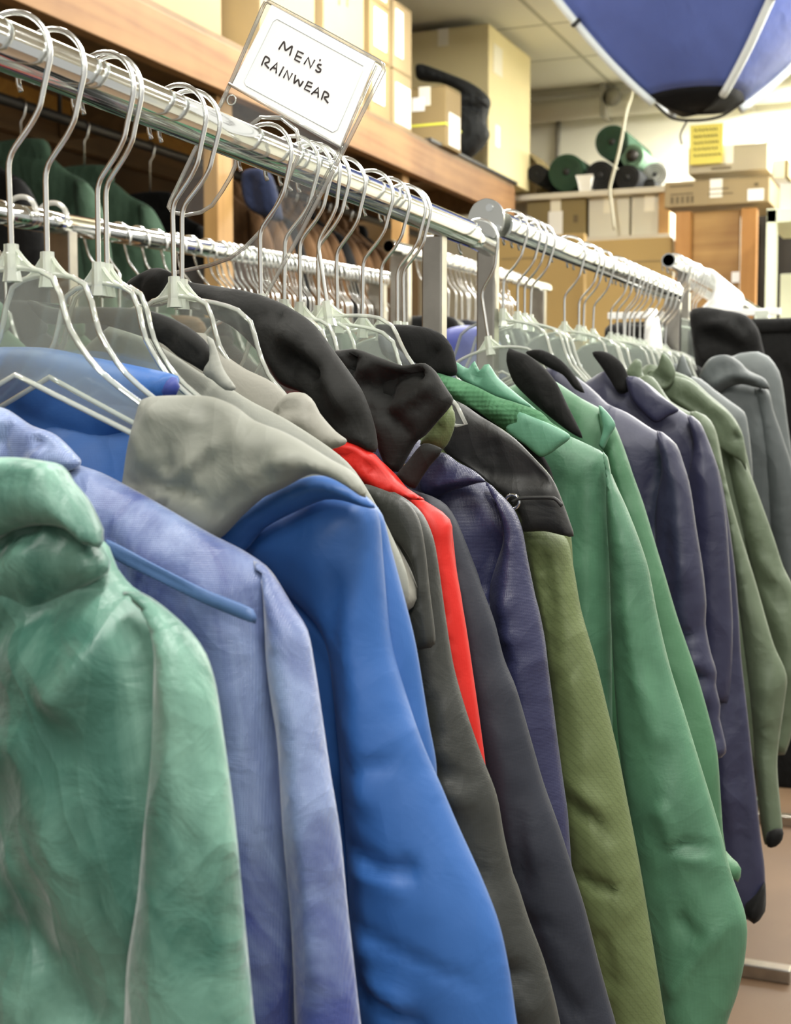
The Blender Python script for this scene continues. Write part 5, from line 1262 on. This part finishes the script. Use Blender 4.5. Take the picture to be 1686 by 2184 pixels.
paper(1545, 280, 1612, 318, 'paper', 'white paper sheet right of the yellow sign', Y=Yc2+.5)
t = paper(1630, 278, 1700, 336, 'cnote', 'cream poster with a white square at the right edge')
a = atY(1636, 302, YB-.01); c = atY(1664, 283, YB-.01)
MB().box((a[0]-t.location.x, -.008, a[2]-t.location.z), (c[0]-t.location.x, -.003, c[2]-t.location.z)).out('white_square', M['paper'], t, smooth=False)
# pale shelving at the right
M['pale'] = plain('pale_green_paint', '#dfe2c0', .6)
Yr = 5.2
rs = thing('pale_shelving', (float(atY(1650, 500, Yr)[0]), Yr, 0), 'pale green painted shelving unit cut by the right edge', 'shelf')
ox = rs.location.x
a = atY(1634, 450, Yr); c = atY(1656, 450, Yr)
MB().box((a[0]-ox, 0, 0), (c[0]-ox, .05, float(atY(1640, 445, Yr)[2]))).out('post', M['pale'], rs, smooth=False, bevel=.002)
MB().box((a[0]-ox, .0, float(atY(1640, 475, Yr)[2])), (a[0]-ox+.9, .5, float(atY(1640, 447, Yr)[2]))).out('shelf_board', M['pale'], rs, smooth=False, bevel=.002)
MB().box((a[0]-ox, .0, .5), (a[0]-ox+.9, .5, .54)).out('shelf_board', M['pale'], rs, smooth=False, bevel=.002)
MB().box((a[0]-ox+.85, 0, 0), (a[0]-ox+.9, .05, 1.9)).out('post', M['pale'], rs, smooth=False, bevel=.002)
for yy in (.44,): MB().box((a[0]-ox, yy, 0), (a[0]-ox+.05, yy+.05, 1.9)).out('post', M['pale'], rs, smooth=False, bevel=.002)
za = float(atY(1640, 447, Yr)[2])
carton(float(atY(1658, 400, Yr)[0]), float(atY(1658, 400, Yr)[0])+.4, Yr+.05, Yr+.4, za+.001, float(atY(1670, 388, Yr)[2]), 'white_ply', 'pale box on top of the pale green shelving')
M['pink'] = plain('pink_print', '#b05a68', .7, noise=.4, nscale=20)
for k in range(5):
    x = float(atY(1668+k*9, 600, Yr)[0])+k*.01
    tag(MB().box((x, Yr+.1, .541), (x+.03, Yr+.3, .541+.62)).out('magazine', M['pink' if k % 2 == 0 else 'paper'], smooth=False, bevel=.003), ['pink tall pack, nearest to the pale shelving post', 'white tall pack second from the pale post', 'pink tall pack in the middle of the pale shelving', 'white tall pack second from the frame edge', 'pink tall pack nearest the frame edge'][k], 'pack')
# dark recess behind: its shade made as a solid dark block between frame and pale shelving
Yk = 6.4
a = atY(1610, 600, Yk); c = atY(1700, 440, Yk)
cb = thing('recess_block', (float(a[0]), Yk, 0), 'tall dark block painting the shaded recess beside the pale shelving', 'recess')
M['dkrecess'] = plain('recess_shade', '#2b2722', .8, noise=.3, nscale=6)
MB().box((0, 0, 0), (float(c[0]-a[0])+.4, .6, float(c[2]))).out('body', M['dkrecess'], cb, smooth=False)
MB().box((.02, -.012, .05), (float(c[0]-a[0])/2, -.001, float(c[2])-.05)).out('recess_front', M['dkrecess'], cb, smooth=False)
pbox(1640, 342, 1680, 380, Yk-.35, .3, 'c_dark', 'dark topped olive box above the gap by the right edge')

# ================================================================== BLUE CANOPY
F['canopy'] = fabric('canopy_blue', '#7388dc', .6, 700, .1, .35, crum=.15)
F['canopy_black'] = fabric('canopy_black', '#141416', .8, 700, .1, .2)
M['polew'] = plain('pole_white', '#dfe6e4', .35)
Dc = 4.2; pc_ = CAM+ray(1486, 221)*Dc
cn = thing('dome_canopy', tuple(map(float, pc_)), 'upside-down blue fabric dome with pale poles hanging from the ceiling', 'canopy')
PROF = [(.0, -.034), (.09, -.024), (.14, 0), (.216, .054), (.304, .127), (.416, .236), (.52, .349), (.592, .453), (.66, .56)]
pr = crom([np.array(p) for p in PROF], False, .03)
vdir = math.atan2(CAM[1]-pc_[1], CAM[0]-pc_[0])     # azimuth towards the aisle where we stand
az = [vdir-1.06+math.pi/2*k for k in range(4)]
def dome(a, k, t01, out=0):
    """point at rib-sector angle: straight-ish cloth between neighbouring ribs"""
    return None
topz = CEIL-float(pc_[2])-.004
for i in range(4):
    a0 = az[i]; a1 = az[(i+1) % 4]
    if a1 < a0: a1 += 2*math.pi
    v = []; f = []; n = 14; vb = []; fb = []
    for (r_, z_) in pr:
        for j in range(n+1):
            u = j/n; p = np.array([r_*math.cos(a0), r_*math.sin(a0)])*(1-u)+np.array([r_*math.cos(a1), r_*math.sin(a1)])*u
            bul = 1+.16*math.sin(math.pi*u)
            v.append((p[0]*bul, p[1]*bul, z_+.006*math.sin(math.pi*u)))
    ncut = next(k for k, p in enumerate(pr) if p[0] > .152)
    for k in range(len(pr)-1):
        for j in range(n):
            q4 = (k*(n+1)+j, k*(n+1)+j+1, (k+1)*(n+1)+j+1, (k+1)*(n+1)+j)
            (fb if k < ncut else f).append(q4)
    n1_ = (n+1); vp = v[ncut*n1_:]; f = [tuple(q-ncut*n1_ for q in g) for g in f]; v = v[:(ncut+1)*n1_]
    o = link('panel', vp, f, F['canopy'], cn); md = o.modifiers.new('solid', 'SOLIDIFY'); md.thickness = .002
    o = link('base_patch', v, fb, F['canopy_black'], cn); md = o.modifiers.new('solid', 'SOLIDIFY'); md.thickness = .002
    ca, sa_ = math.cos(a0), math.sin(a0)
    rp_ = [(p[0]*ca*1.0+ca*.012, p[0]*sa_+sa_*.012, p[1]-.008) for p in pr[ncut-1:]]
    MB().tube(rp_, .0125, 10).out('pole', M['polew'], cn)
    for kk in (int(len(pr)*.52), int(len(pr)*.8)):
        p = pr[kk]; p2 = pr[kk+1]
        MB().tube([(p[0]*ca+ca*.012, p[0]*sa_+sa_*.012, p[1]-.008), ((p[0]*.6+p2[0]*.4)*ca+ca*.012, (p[0]*.6+p2[0]*.4)*sa_+sa_*.012, p[1]*.6+p2[1]*.4-.008)], .0165, 10).out('pole_clip', M['rubber'], cn)
    MB().tube([(pr[-1][0]*ca, pr[-1][0]*sa_, pr[-1][1]), (pr[-1][0]*ca, pr[-1][0]*sa_, topz)], .003, 6).out('hanging_line', M['ropew'], cn)
MB().tube([tuple(p) for p in crom([(-.12, -.05, .0), (-.07, -.04, -.045), (0, -.02, -.055), (.08, -.03, -.05), (.15, -.04, -.01)], False, .01)], .005, 6).tube([tuple(p) for p in crom([(-.03, 0, -.05), (-.05, 0, -.09), (-.045, 0, -.12)], False, .01)], .003, 6).out('tie_cord', M['rod'], cn)
